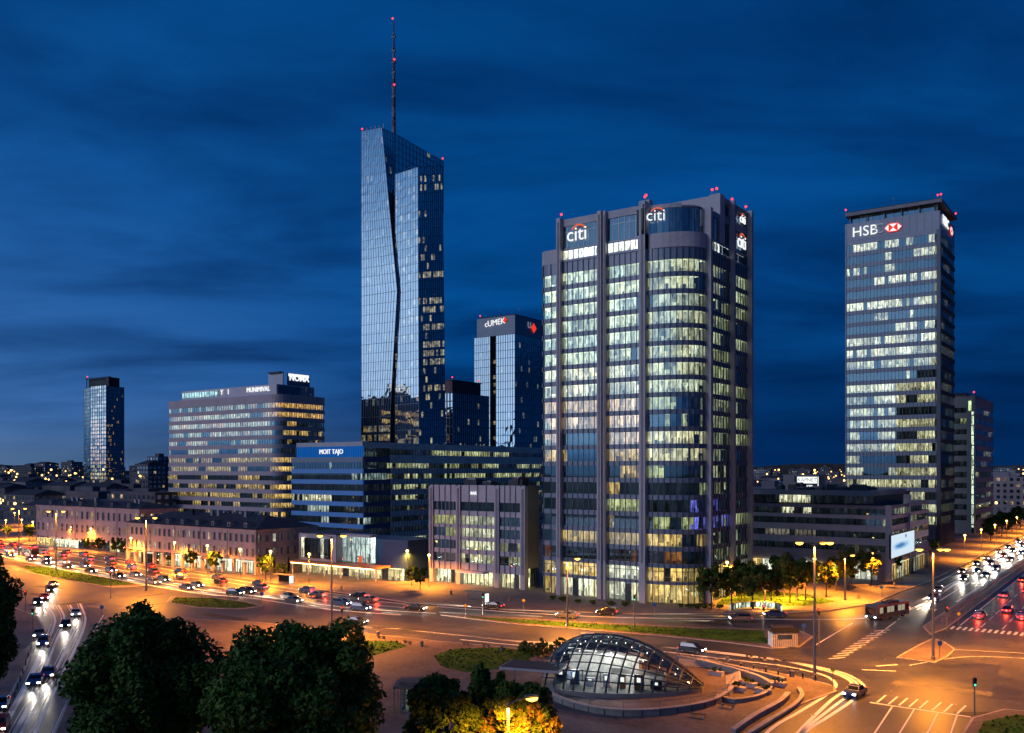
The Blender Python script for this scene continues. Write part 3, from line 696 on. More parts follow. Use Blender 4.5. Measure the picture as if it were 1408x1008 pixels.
# ---------------------------------------------------------------- tall folded glass tower with the mast
def mast_tower():
    rng = random.Random(31)
    D0 = 430.0
    xt, yA = at(525, D0)
    xl = x_on(497, yA)
    root = thing('skyscraper', 'very tall glass skyscraper with folded faces and a thin red and white mast', 'skyscraper', (xl + 10, yA, 0))
    yR = y_on(609.5, xt)
    zt = zat(176, xt, yA); ztl = zat(181, xl, yA); ztr = zat(222, xt, yR)
    # slab: left face on y = yA; its right edge leans out on the way down, then back
    lv = [(0.0, x_on(534, yA)), (zat(560, x_on(537, yA), yA), x_on(537, yA)), (zat(470, x_on(541, yA), yA), x_on(542, yA)), (zat(400, x_on(546, yA), yA), x_on(546, yA)), (zt, xt)]
    base_w = x_on(495.5, yA)
    def lit_left(j, k):
        if rng.random() < 0.07: return (WHITE if rng.random() < 0.6 else (0.6, 0.75, 0.9), rng.uniform(0.1, 0.45))
        if rng.random() < 0.20: return ((0.45, 0.58, 0.75), rng.uniform(0.05, 0.22))
        return None
    yB = y_on(543.5, xt)
    for q in range(4):
        (za, xa), (zb, xb) = lv[q], lv[q + 1]
        nf = max(1, round((zb - za) / 4.3))
        lf = lit_left
        if q == 0: lf = lambda j, k: (WHITE if rng.random() < .6 else WARM, rng.uniform(0.25, 0.8)) if (j in (nf - 3, nf - 4, nf - 6, nf - 8) and rng.random() < 0.72) else None
        mb = MB(); curtain(mb, [(base_w if q == 0 else xl, yA, za), (xa, yA, za), (xb, yA, ztl if q == 9 else zb), (xl, yA, zb if q < 3 else ztl)], 13, nf, lf, 'curtain', fin=0.06, fin_mat='mullion_pale')
        mb.build('glass_facade', root)
        mb = MB(); yRa = yA + (yR - yA) * 1.0
        xra = xt
        nf2 = nf
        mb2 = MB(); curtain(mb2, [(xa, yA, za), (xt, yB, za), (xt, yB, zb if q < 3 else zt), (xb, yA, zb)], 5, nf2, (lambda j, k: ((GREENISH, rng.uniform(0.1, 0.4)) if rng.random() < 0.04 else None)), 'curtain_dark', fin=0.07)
        mb2.build('glass_facade', root)
        if q == 3:
            zq = zat(270, xt, yB)
            mb3 = MB(); curtain(mb3, [(xt, yB, zq), (xt, yR, zq), (xt, yR, ztr), (xt, yB, zt)], 14, 9, (lambda j, k: ((GREENISH, rng.uniform(0.1, 0.4)) if rng.random() < 0.03 else None)), 'curtain_dark', fin=0.07); mb3.build('glass_facade', root)
    mb = MB()
    i = [mb.vert(p) for p in ((xl, yA, ztl), (xt, yA, zt), (xt, yR, ztr), (xl, yR, ztr - 3))]; mb.face(i, 'roof_dark')
    j = [mb.vert(p) for p in ((xl, yA, 0), (xl, yR, 0))]; mb.face((j[1], j[0], i[0], i[3]), 'dark')
    k_ = mb.vert((xt, yR, 0)); mb.face((k_, j[1], i[3], i[2]), 'dark'); mb.build('rear_wall', root)
    # front volume with its own slanted top
    yB = yA + 1.3; xB = x_on(574.5, yB); xBl = x_on(543.5, yB); yBr = y_on(608, xB)
    zB = zat(230, xB, yB); zBl = zat(240, xBl, yB); zBr = zat(228, xB, yBr)
    xf = x_on(576.5, yB)
    nfB = 42
    litrow = {}
    def lit_b(j, k):
        if j not in litrow: litrow[j] = rng.random()
        p = 0.85 if j in (26, 25, 23, 21, 20, 19, 29, 16) and k > 1 else 0.16
        if j >= 38: p = 0.3 if j in (39, 40) else 0.03
        if j < 12: p = 0.15 if j > 9 else 0.55
        return ((0.95, 0.85, 0.5), rng.uniform(0.25, 0.75)) if rng.random() < p else None
    mb = MB(); curtain(mb, [(xBl, yB, 0), (xf, yB, 0), (xB, yB, zB), (xBl, yB, zBl)], 9, nfB, lambda j, k: ((WHITE, rng.uniform(0.15, 0.6)) if rng.random() < (0.22 if j > 10 else 0.45) else None), 'curtain', fin=0.06, fin_mat='mullion_pale'); mb.build('glass_facade', root)
    yF = y_on(614, xf)
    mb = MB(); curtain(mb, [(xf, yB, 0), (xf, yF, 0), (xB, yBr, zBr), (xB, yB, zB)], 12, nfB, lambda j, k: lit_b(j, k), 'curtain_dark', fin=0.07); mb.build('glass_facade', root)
    mb = MB(); i = [mb.vert(p) for p in ((xBl, yB, zBl), (xB, yB, zB), (xB, yBr, zBr), (xBl, yBr, zBr))]; mb.face(i, 'roof_dark')
    j = [mb.vert(p) for p in ((xf, yF, 0), (xBl, yF, 0))]; mb.face((j[0], j[1], i[3], i[2]), 'dark'); mb.build('rear_wall', root)
    # mast
    xm_, ym_ = at(541.5, 442); z0 = zat(182, xm_, ym_) - 2
    ztp = zat(30, xm_, ym_)
    mast = MB(); N = 12; h = ztp - z0
    for k in range(N):
        za = z0 + h * k / N; zb = z0 + h * (k + 1) / N; r0 = 0.85 * (1 - k / N) ** 0.8 + 0.2; r1 = 0.85 * (1 - (k + 1) / N) ** 0.8 + 0.2
        mast.tube([(xm_, ym_, za), (xm_, ym_, zb)], [r0, r1], 'mast_red' if k % 2 else 'mast_white', 8, caps=True)
    mo = mast.build('mast', root)
    for fz in (0.12, 0.2, 0.34, 0.42, 0.55, 0.64, 0.74, 0.86):
        mb = MB(); z = z0 + h * fz
        mb.box(xm_ - 1.1, xm_ + 1.1, ym_ - 0.4, ym_ + 0.4, z, z + 0.8, 'mast_white'); mb.box(xm_ - 0.25, xm_ + 0.25, ym_ - 1.0, ym_ + 1.0, z + 1.0, z + 1.6, 'mast_white'); mb.build('antenna_ring', mo)
    for fz in (0.42, 0.64, 1.0): beacon((xm_ + (1.0 if fz < 1 else 0), ym_ - 0.8, z0 + h * fz + 0.8), root, 0.45)
    for k in range(6):
        xx = xl + (xt - xl) * k / 5; mb = MB(); zz_ = ztl + (zt - ztl) * k / 5; mb.box(xx - 0.15, xx + 0.15, yA + 1, yA + 1.3, zz_ - 1, zz_ + random.uniform(1, 3), 'steel'); mb.build('aerial', root)
    beacon((xl, yA + 0.5, ztl + 1.0), root, 0.4); beacon((xt, yR - 0.5, ztr + 1.0), root, 0.4)
solid('mast_red', (0.12, 0.03, 0.05), 0.5, var=0.1); solid('mast_white', (0.20, 0.17, 0.22), 0.5, var=0.1)
mast_tower()

# ---------------------------------------------------------------- glass tower with white and red lettering behind
def lettered_tower():
    rng = random.Random(37)
    x1, y0 = at(708, 520); x0 = x_on(652, y0); y1 = y_on(748, x1); zt = zat(433, x1, y0); zc = zat(459, x1, y0)
    root = thing('office_tower', 'blue glass tower with a dark vertical slot and white sign beside a red diamond', 'office tower', ((x0 + x1) / 2, y0, 0))
    xs0, xs1 = x_on(674, y0), x_on(682, y0)
    nf = 24
    for a, b_ in ((x0, xs0), (xs1, x1)):
        mb = MB(); curtain(mb, [(a, y0, 0), (b_, y0, 0), (b_, y0, zc), (a, y0, zc)], 8, nf, lambda j, k: ((WHITE, rng.uniform(0.1, 0.5)) if rng.random() < (0.10 if j > 7 else 0.4) else None), 'curtain', fin=0.09, spandrel=0.25); mb.build('glass_facade', root)
    mb = MB(); curtain(mb, [(xs0, y0 + 3, 0), (xs1, y0 + 3, 0), (xs1, y0 + 3, zc), (xs0, y0 + 3, zc)], 2, nf, lambda j, k: (((0.9, 0.8, 0.5) if j > 7 else PEACH, rng.uniform(0.15, 0.5)) if rng.random() < 0.45 else None), 'curtain_dark', fin=0.12, spandrel=0.5)
    mb.quad((xs0, y0, 0), (xs0, y0 + 3, 0), (xs0, y0 + 3, zc), (xs0, y0, zc), 'dark'); mb.quad((xs1, y0 + 3, 0), (xs1, y0, 0), (xs1, y0, zc), (xs1, y0 + 3, zc), 'dark'); mb.build('recessed_slot', root)
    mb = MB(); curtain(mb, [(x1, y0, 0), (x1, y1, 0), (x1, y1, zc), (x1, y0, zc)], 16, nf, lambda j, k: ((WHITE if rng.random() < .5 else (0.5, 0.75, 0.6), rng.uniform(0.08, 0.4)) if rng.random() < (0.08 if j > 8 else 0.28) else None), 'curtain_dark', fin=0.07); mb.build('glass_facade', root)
    xc0 = x_on(656, y0)
    mb = MB(); mb.box(xc0, x1 + 0.1, y0 - 0.1, y1, zc, zt, 'metal_panel'); mb.box(xc0 + 1, x1 - 1, y0 + 1, y1 - 1, zt, zt + 0.8, 'roof_dark'); mb.build('crown', root)
    mb = MB(); mb.box(x0 + 0.3, x1 - 0.3, y0 + 3.2, y1 - 0.3, 0, zc, 'dark'); mb.build('rear_wall', root)
    zs = zat(444, x_on(681, y0), y0)
    text('cUMEK', 4.8, (x_on(681, y0), y0 - 0.5, zs), (R(90), R(-4), 0), 'sign_white', root, bold=0.0)
    def dia(cx, cy, cz, r, ax):
        mb = MB(); n = (ax[1], -ax[0]); P = [(cx + ax[0] * u, cy + ax[1] * u, cz + z) for u, z in ((-r, 0), (0, -r), (r, 0), (0, r))]
        mb.face([mb.vert(p) for p in P], 'sign_red'); mb.build('sign_diamond', root)
    dia(x_on(694.5, y0), y0 - 0.5, zs + 0.9, 1.8, (1, 0))
    text('U', 5.0, (x1 + 0.5, y_on(727, x1), zs - 1), SIDE, 'sign_dim_glow', root); dia(x1 + 0.5, y_on(733, x1), zs - 2, 3.0, (0, 1))
    beacon((xc0 + 1.5, y0 + 1, zt + 1.6), root, 0.4); aerial(root, (x_on(682, y0), y0 + 4, zt + 0.8), 5); aerial(root, (x_on(700, y0), y0 + 10, zt + 0.8), 6)
lettered_tower()
def red_top_tower():
    rng = random.Random(41)
    x1, y0 = at(623, 480); x0 = x_on(606, y0); y1 = y_on(672, x1); zt = zat(540, x1, y0)
    root = thing('office_building', 'dark blue glass block with a dark red roof storey, right beside the tall tower', 'office building', ((x0 + x1) / 2, y0, 0))
    mb = MB(); curtain(mb, [(x1, y0, 0), (x1, y1, 0), (x1, y1, zt), (x1, y0, zt)], 18, 16, lambda j, k: (((0.8, 0.85, 0.5), rng.uniform(0.1, 0.5)) if rng.random() < (0.08 if j > 9 else 0.35) else None), 'curtain_dark', fin=0.13); mb.build('glass_facade', root)
    mb = MB(); curtain(mb, [(x0, y0, 0), (x1, y0, 0), (x1, y0, zt), (x0, y0, zt)], 4, 16, lambda j, k: ((PEACH, rng.uniform(0.1, 0.4)) if rng.random() < 0.3 else None), 'curtain', fin=0.2, fin_mat='stone'); mb.build('glass_facade', root)
    mb = MB(); mb.box(x0, x1 - 0.3, y0 + 0.3, y1, 0, zt, 'dark'); mb.build('wall', root)
    zt2 = zat(523, x1, y0 + 3)
    mb = MB(); mb.box(x0 + 0.5, x1 - 2.5, y0 + 2.5, y1 - 4, zt, zt2, 'red_roof')
    for k in range(12): yy = y0 + 3 + (y1 - y0 - 8) * k / 11; mb.box(x1 - 2.5, x1 - 2.25, yy, yy + 0.5, zt, zt2, 'roof_dark')
    mb.box(x0 + 0.2, x1 - 2.2, y0 + 2.2, y1 - 3.7, zt2, zt2 + 0.5, 'roof_dark'); mb.build('roof_storey', root)
    beacon((x1 - 3, y0 + 3, zt2 + 1.5), root, 0.35); beacon((x1 - 3, y1 - 5, zt2 + 1.5), root, 0.35)
red_top_tower()

# ---------------------------------------------------------------- white-banded block with a curved corner
def striped_block():
    rng = random.Random(43)
    xk, y0 = at(378, 400); x1 = xk + 2.5; x0 = x_on(232, y0); y1 = y_on(452, x1)
    root = thing('office_building', 'wide office block striped by pale bands, its lit sign box standing on the roof', 'office building', ((x0 + x1) / 2, y0, 0))
    rad = 6.0
    arc = [(x1 - rad + rad * math.sin(a), y0 + rad - rad * math.cos(a)) for a in [math.pi / 2 * k / 6 for k in range(7)]]
    rarc = [(x1 - 5 + 5 * math.cos(a), y1 - 5 + 5 * math.sin(a)) for a in [math.pi / 2 * k / 4 for k in range(5)]]
    rows = [58.2 - 4.02 * k for k in range(14)]
    pl = [0.7, 0.9, 0.9, 0.75, 0.6, 0.5, 0.75, 0.7, 0.25, 0.6, 0.65, 0.45, 0.3, 0.3]; prr = [0.97, 0.9, 0.08, 0.35, 0.15, 0.35, 0.95, 0.95, 0.2, 0.9, 0.85, 0.3, 0.2, 0.2]
    def lf(r, s_, n):
        if s_ == 0:
            g = runs(rng, pl[r], (0.90, 0.84, 0.56) if r < 6 else (1.0, 0.68, 0.26), 0.22, 0.55, 0.6, PEACH)
            return g
        return runs(rng, prr[r], (1.0, 0.55, 0.15) if r < 3 else (1.0, 0.62, 0.20), 0.4, 0.75, 0.6)
    left = [(x0, y0), (x1 - rad, y0)]; right = arc + [(x1, y1 - 5)] + rarc[1:]
    line = banded(root, [(left, 44), (right, 26)], rows, 2.15, lf, 'striped_panel', [(x0, y1), (x0, y0 + 2)], 63.0, sp_out=0.22, rib=False)
    top = [(x_on(246, y0), y0 + 1.5), (x1 - 3.2, y0 + 1.5)]
    mb = MB(); band(mb, top + [(x1 - 3.2, y1 - 6)], 63.0, 67.6, 0.1, 0.6, 'pale_panel'); mb.box(top[0][0] + 0.3, x1 - 3.9, y0 + 2.2, y1 - 6, 62, 67.0, 'roof_dark'); mb.build('roof_storey', root)
    g = split([(x1 - 3.1, y0 + 2.5), (x1 - 3.1, y1 - 7)], 12)
    mb = MB(); window(mb, g, 63.3, 67.2, DARK, depth=0.5, inset=-0.2, clutter=False); mb.build('roof_glazing', root)
    mb = MB(); window(mb, split([(top[0][0] + 1, y0 + 1.0), (x_on(296, y0), y0 + 1.0)], 14), 64.2, 66.6, runs(rng, 0.95, (0.6, 0.9, 0.85), 0.4, 0.8), depth=0.3, inset=0.0, clutter=True); mb.build('lit_panel', root)
    for px, s_ in ((302, 'Y'), (311, '1')): text(s_, 3.4, (x_on(px, y0), y0 + 1.1, 65.6), FRONT, 'sign_white', root)
    text('MUNIMIVAL', 3.0, (x_on(352, y0), y0 + 1.1, 65.7), FRONT, 'sign_white', root, bold=0.0)
    xb0, xb1 = x_on(370, y0 + 8), x_on(390, y0 + 8); yb = y0 + 8
    mb = MB(); mb.box(xb0, xb1, yb, y1 - 22, 67, 73.2, 'pale_panel'); mb.box(xb0 + 1, xb1 - 1, yb + 1, y1 - 23, 73.2, 73.9, 'roof_dark'); mb.build('lift_house', root)
    ys0, ys1 = y_on(394.5, xb1), y_on(425, xb1)
    mb = MB(); mb.box(xb1 + 0.05, xb1 + 0.5, ys0, ys1, 67.2, 73.4, 'blue_dark'); mb.build('sign_box', root)
    mb = MB(); mb.box(xb1 + 0.52, xb1 + 0.6, ys0 + 0.4, ys1 - 0.6, 71.9, 73.2, 'sign_white'); mb.build('sign_bar', root)
    text('NOMA', 3.8, (xb1 + 0.75, (ys0 + ys1) / 2, 71.3), SIDE, 'sign_white', root, bold=0.1)
    rooftop_clutter(root, x0 + 6, x1 - 24, y0 + 8, y1 - 8, 66.9, 9, 3)
    aerial(root, (x1 - 20, y0 + 20, 66.9), 6)
striped_block()

# ---------------------------------------------------------------- building with the blue-lit front
def blue_front():
    rng = random.Random(47)
    x1, y0 = at(499, 330); x0 = x_on(401, y0); y1 = y_on(745, x1); ys = y_on(536, x1)
    root = thing('office_building', 'long low office building whose front is lit bright blue under white lettering', 'office building', ((x0 + x1) / 2, y0, 0))
    rows = [31.3 - 4.05 * k for k in range(8)]
    pr = [0.1, 0.12, 0.05, 0.6, 0.15, 0.1, 0.1, 0.3]
    pside = [0.75, 0.7, 0.25, 0.2, 0.2, 0.15, 0.15, 0.4]
    def lf(r, s_, n):
        if s_ == 0: return runs(rng, pr[r], (0.75, 0.85, 0.8), 0.3, 0.7, 0.6) if r != 3 else (lambda i: (WHITE, rng.uniform(0.4, 0.8)) if i < n * 0.55 and rng.random() < 0.8 else None)
        if s_ == 1: return runs(rng, 0.15, (0.6, 0.8, 0.8), 0.2, 0.5)
        return runs(rng, pside[r], (0.85, 0.86, 0.48), 0.25, 0.6, 0.5)
    back = [(x1 - 2, y1), (x0, y1), (x0, y0 + 2)]
    W = WinCount(root)
    segs = [([(x0, y0), (x1, y0)], 26), ([(x1, y0), (x1, ys)], 10), ([(x1, ys), (x1, y1)], 64)]
    side_rows = [36.5] + rows
    for r, zc in enumerate(rows):
        for s_ in (0, 1, 2): W.add(split(*segs[s_]), zc - (1.2 if s_ < 2 else 0.95), zc + (1.2 if s_ < 2 else 0.95), lf(r, s_, segs[s_][1]))
    W.add(split(*segs[2]), 35.4, 37.4, lambda i: ((0.85, 0.86, 0.48), rng.uniform(0.2, 0.55)) if 14 < i < 50 and rng.random() < 0.8 else None)
    W.add(split(*segs[1]), 34.6, 37.8, DARK)
    W.done()
    for r, zc in enumerate(rows):
        zb = rows[r + 1] + 1.2 if r < 7 else 0
        o = spandrel(root, [(x0, y0), (x1, y0)], zb, zc - 1.2, 'blue_glow_band', 0.15, None)
        spandrel(root, [(x1, y0 + 0.5), (x1, ys)], zb, zc - 1.2, 'blue_dark', 0.1, None)
        zb2 = rows[r + 1] + 0.95 if r < 7 else 0
        spandrel(root, [(x1, ys), (x1, y1)], zb2, zc - 0.95, 'beige_stone', 0.12, split([(x1, ys), (x1, y1)], 64))
    spandrel(root, [(x1, ys), (x1, y1)], 32.25, 35.4, 'beige_stone', 0.12, None); spandrel(root, [(x1, ys), (x1, y1)], 37.4, 39.9, 'beige_stone', 0.12, None, 'parapet')
    spandrel(root, [(x1, y0 + 0.5), (x1, ys)], 32.5, 34.6, 'blue_dark', 0.1, None); spandrel(root, [(x1, y0 + 0.5), (x1, ys)], 37.8, 39.9, 'beige_stone', 0.1, None, 'parapet')
    xs = x_on(408, y0)
    mb = MB(); band(mb, [(xs, y0), (x1, y0)], 34.4, 38.4, 0.02, 0.5, 'led_blue')
    for p in split([(xs, y0), (x1, y0)], 30): mb.box(p[0] - 0.06, p[0] + 0.06, y0 - 0.12, y0 - 0.02, 34.4, 38.4, 'blue_dark')
    mb.build('sign_panel', root)
    mb = MB(); band(mb, [(xs, y0), (x1, y0)], 38.4, 40.0, 0.2, 0.8, 'stone'); mb.build('parapet', root)
    mb = MB(); band(mb, [(x0, y0), (x1 + 0.2, y0)], 32.5, 34.4, 0.35, 0.6, 'metal_panel'); mb.build('ledge', root)
    text('MOIT TAJO', 2.5, (x_on(456, y0), y0 - 0.3, 36.4), FRONT, 'sign_white', root, bold=0.0)
    mb = MB(); mb.prism(ccw(offset([(x0, y0), (x1, y0), (x1, y1)], -1.9) + back), 0, 39.0, 'dark', 'roof_dark'); mb.build('wall', root)
    rooftop_clutter(root, x0 + 5, x1 - 4, y0 + 8, y1 - 10, 39.0, 14, 9)
# blue bands: the lamplight falling on them is put in as a glow
m, nt, b = newmat('blue_glow_band')
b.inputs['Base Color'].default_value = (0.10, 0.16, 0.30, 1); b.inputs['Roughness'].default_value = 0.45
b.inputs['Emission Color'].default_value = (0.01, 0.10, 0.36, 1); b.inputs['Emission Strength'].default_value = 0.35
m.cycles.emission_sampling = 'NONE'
blue_front()

# ---------------------------------------------------------------- small stone office block
def stone_block():
    rng = random.Random(53)
    x1, y0 = at(722, 224.6); x0 = x_on(592, y0); y1 = y_on(741, x1); zt = zat(668, x1, y0)
    root = thing('office_building', 'six storey mauve stone office block with three bays and a glowing entrance canopy', 'office building', ((x0 + x1) / 2, y0, 0))
    xp = [x0 + 0.45, x_on(631, y0), x_on(684, y0), x1 - 0.5]
    rows = [zat(v, x1 - 12, y0) for v in (697, 716.5, 733.5, 751, 769.5)]
    W = WinCount(root)
    pb = [(0.5, 0.3, 0.1), (0.75, 0.75, 0.05), (0.45, 0.7, 0.1), (0.1, 0.97, 0.2), (0.05, 1.0, 0.08)]
    for r, zc in enumerate(rows):
        for b_ in range(3):
            p = pb[r][b_]; c = ((0.85, 0.78, 0.22), (0.95, 0.88, 0.55), (0.8, 0.75, 0.4))[b_]
            f = full(rng, (1.0, 0.93, 0.58), 0.55, 0.95, 0.05) if p >= 0.97 else runs(rng, p, c, 0.25, 0.6, 0.5)
            W.add(split([(xp[b_] + 0.7, y0), (xp[b_ + 1] - 0.7, y0)], (6, 8, 5)[b_]), zc - 1.15, zc + 1.15, f, mull='mullion_pale' if b_ == 0 else 'mullion')
        W.add(split([(x1, y0 + 2.5), (x1, y1 - 1)], 3), zc - 0.9, zc + 0.9, DARK)
    for b_ in range(3):
        W.add(split([(xp[b_] + 0.7, y0 + 0.8), (xp[b_ + 1] - 0.7, y0 + 0.8)], (6, 8, 5)[b_]), 0.15, 3.7, full(rng, (1.0, 0.88, 0.5), 0.9, 1.5, (0.4, 0.05, 0.3)[b_]), depth=3.0)
    W.add(split([(x1, y0 + 1.5), (x1, y1)], 4), 0.3, 5.2, full(rng, (1.0, 0.85, 0.4), 0.4, 0.8, 0.1), depth=2.5)
    W.done()
    zz = [zt] + [z + 1.15 for z in rows]; 
    for r in range(len(rows) + 1):
        za = rows[r] + 1.15 if r < len(rows) else 3.7; zb = (rows[r - 1] - 1.15) if r else zt
        spandrel(root, [(x0, y0), (x1, y0)], za, zb, 'stone', 0.05, [p for b_ in range(3) for p in split([(xp[b_] + 0.7, y0), (xp[b_ + 1] - 0.7, y0)], 4)], 'spandrel' if r else 'parapet')
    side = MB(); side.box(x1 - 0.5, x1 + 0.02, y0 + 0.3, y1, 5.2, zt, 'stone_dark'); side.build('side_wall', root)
    for xx in xp:
        mb = MB(); mb.box(xx - 0.7, xx + 0.7, y0 - 0.45, y0 + 0.9, 0, zt - 0.3, 'stone'); mb.box(xx - 0.25, xx + 0.25, y0 - 0.62, y0 - 0.45, 3.8, zt - 0.8, 'stone_dark'); mb.build('pilaster', root)
    mb = MB(); mb.box(x0 + 1, x1 - 0.6, y0 + 3.9, y1, 0, zt - 0.6, 'dark'); mb.box(x0 + 0.9, x1 - 0.55, y0 + 0.95, y1, zt - 0.55, zt - 0.25, 'roof_dark'); mb.box(x0 + 0.9, x1 - 0.6, y0 + 1.9, y0 + 3.9, 3.72, zt - 0.7, 'dark'); mb.build('wall', root)
    mb = MB(); mb.box(xp[1] + 0.8, xp[2] - 2.6, y0 - 2.6, y0 - 0.1, 3.5, 4.0, 'pale_panel'); mb.box(xp[1] + 1.3, xp[2] - 3.0, y0 - 2.3, y0 - 0.3, 3.38, 3.49, 'strip_white'); mb.build('canopy', root)
    text('BAK', 1.1, (x_on(652, y0), y0 - 0.25, zt - 2.1), FRONT, 'sign_white', root)
    rooftop_clutter(root, x0 + 2, x1 - 2, y0 + 3, y1 - 1, zt - 0.25, 6, 12)
stone_block()

emit('lamp_shop', (1.0, 0.86, 0.6), 0.9)
# ---------------------------------------------------------------- historic arcaded block and its neighbour
def historic(name, label, pc, pbase, pl, pr, ptop, ridge, nwx, nwy, storeys, arcade, seed, mat='plaster'):
    rng = random.Random(seed)
    d = FPX * CAMH / (pbase - HY)
    x1, y0 = at(pc, d); x0 = x_on(pl, y0); y1 = y_on(pr, x1); zt = zat(ptop, x1, y0)
    root = thing(name, label, 'historic building', ((x0 + x1) / 2, y0, 0))
    za = 4.4 if arcade else 0.6
    mb = MB(); mb.box(x0, x1, y0, y1, za, zt, mat)
    mb.box(x0 - 0.25, x1 + 0.25, y0 - 0.25, y1 + 0.25, zt, zt + 0.45, mat); mb.box(x0 - 0.12, x1 + 0.12, y0 - 0.12, y1 + 0.12, za + (zt - za) * 0.47, za + (zt - za) * 0.47 + 0.2, mat)
    mb.box(x0, x1, y0 + (3 if arcade else 0), y1, 0, za, mat if not arcade else 'plaster_grey'); mb.build('wall', root)
    hr = zat(ridge, (x0 + x1) / 2, y0 + 8) - zt - 0.45; hip = min((y1 - y0) / 2, 9)
    mb = MB(); A = [(x0 - 0.4, y0 - 0.4), (x1 + 0.4, y0 - 0.4), (x1 + 0.4, y1 + 0.4), (x0 - 0.4, y1 + 0.4)]; zr = zt + 0.46
    v = [mb.vert((*p, zr)) for p in A] + [mb.vert((x0 + hip, (y0 + y1) / 2, zr + hr)), mb.vert((x1 - hip, (y0 + y1) / 2, zr + hr))]
    for q in ((0, 1, 5, 4), (1, 2, 5), (2, 3, 4, 5), (3, 0, 4)): mb.face([v[k] for k in q], 'roof_tile')
    ro = mb.build('roof', root)
    for k in range(5):
        cx = x0 + (x1 - x0) * rng.uniform(0.1, 0.9); mb = MB(); mb.box(cx - 0.5, cx + 0.5, (y0 + y1) / 2 - 2.5, (y0 + y1) / 2 - 1.6, zr + 1, zr + hr + 1.0, 'plaster_grey'); mb.build('chimney', ro)
    for k in range(nwx // 3):
        cx = x0 + (x1 - x0) * (k + 0.8) / (nwx // 3 + 0.6); mb = MB(); yy = y0 + 1.0; mb.box(cx - 0.6, cx + 0.6, yy, yy + 2.4, zr + 0.2, zr + 1.7, mat); mb.box(cx - 0.75, cx + 0.75, yy - 0.15, yy + 2.4, zr + 1.7, zr + 1.85, 'roof_tile'); mb.box(cx - 0.4, cx + 0.4, yy - 0.03, yy + 0.05, zr + 0.5, zr + 1.5, 'dark'); mb.build('dormer', ro)
    for k in range(6):
        cx = x0 + 0.4 + (x1 - x0 - 0.8) * k / 5; mb = MB(); mb.tube([(cx + 0.45, y0 - 0.14, za), (cx + 0.45, y0 - 0.14, zt)], 0.07, 'steel', 6); mb.build('downpipe', root)
    for k in range(7):
        cx = x0 + (x1 - x0) * (k + 0.5) / 7; mb = MB(); mb.box(cx - 1.6, cx + 1.6, y0 - 0.5, y0 - 0.3, 3.6, 4.15, rng.choice(('orange_panel', 'white_panel', 'blue_dark', 'lamp_shop'))); mb.build('shop_fascia', root)
    n_ = 0; rest = MB()
    def win(c, ax, z0, z1, hw):
        nonlocal n_
        n_ += 1; mb = MB() if n_ <= 96 else rest
        nx = (ax[1], -ax[0]); c2 = (c[0] + nx[0] * 0.04, c[1] + nx[1] * 0.04)
        lit = rng.random() < 0.4
        a = (c2[0] - ax[0] * hw, c2[1] - ax[1] * hw); b_ = (c2[0] + ax[0] * hw, c2[1] + ax[1] * hw)
        cc = mul(rng.choice((WARM, WHITE, PEACH)), rng.uniform(0.5, 1.4)) if lit else (0.01, 0.01, 0.012)
        mb.quad((*a, z0), (*b_, z0), (*b_, z1), (*a, z1), 'curtain_dark', cc)
        for (u0, u1, zz0, zz1) in ((-hw - 0.14, -hw, z0 - 0.1, z1 + 0.14), (hw, hw + 0.14, z0 - 0.1, z1 + 0.14), (-hw - 0.14, hw + 0.14, z1, z1 + 0.18), (-hw - 0.2, hw + 0.2, z0 - 0.22, z0), (-0.04, 0.04, z0, z1)):
            mb.obox((c[0] + ax[0] * (u0 + u1) / 2 + nx[0] * 0.06, c[1] + ax[1] * (u0 + u1) / 2 + nx[1] * 0.06), ax, (u1 - u0) / 2, 0.09, zz0, zz1, mat if abs(u0) > 0.05 else 'mullion')
        if n_ <= 96: mb.build('window', root)
    for st in range(storeys):
        z0 = za + 0.9 + (zt - za) / storeys * st; z1 = z0 + (zt - za) / storeys * 0.55
        for k in range(nwx): win((x0 + (x1 - x0) * (k + 0.5) / nwx, y0), (1, 0), z0, z1, 0.55)
        for k in range(nwy): win((x1, y0 + (y1 - y0) * (k + 0.5) / nwy), (0, 1), z0, z1, 0.55)
    if rest.v: tag(rest.build('window', root), kind='stuff')
    if arcade:
        for k in range(nwx // 2 + 1):
            xx = x0 + 0.5 + (x1 - x0 - 1.0) * k / (nwx // 2); mb = MB(); mb.box(xx - 0.4, xx + 0.4, y0, y0 + 0.8, 0, za, mat); mb.box(xx - 0.5, xx + 0.5, y0 - 0.08, y0 + 0.9, 3.3, 3.6, mat); mb.build('column', root)
        for k in range(nwy // 2 + 1):
            yy = y0 + 1.2 + (y1 - y0 - 1.8) * k / (nwy // 2); mb = MB(); mb.box(x1 - 0.8, x1, yy - 0.4, yy + 0.4, 0, za, mat); mb.build('column', root)
        mb = MB(); window(mb, split([(x0 + 1, y0 + 1.9), (x1 - 1, y0 + 1.9)], nwx), 0.2, 3.6, runs(rng, 0.65, WARM, 0.6, 1.5, 0.5, WHITE), depth=1.0, inset=-0.05, clutter=True); mb.build('shop_window', root)
    else:
        mb = MB(); window(mb, split([(x0 + 1, y0 - 0.45), (x1 - 1, y0 - 0.45)], nwx), 0.6, 3.4, runs(rng, 0.6, WARM, 0.6, 1.6, 0.5, WHITE), depth=0.4, inset=-0.03, clutter=True); mb.build('shop_window', root)
    return root, x0, x1, y0, y1, zt
historic('arcaded_building', 'long pinkish historic building with a ground floor arcade and a dark hipped roof', 352, 792, 173, 437, 731, 706, 26, 9, 2, True, 61)
historic('town_house', 'pale three storey town house block standing left of the arcaded building', 192, 764, 50, 245, 702, 688, 20, 8, 3, False, 62)
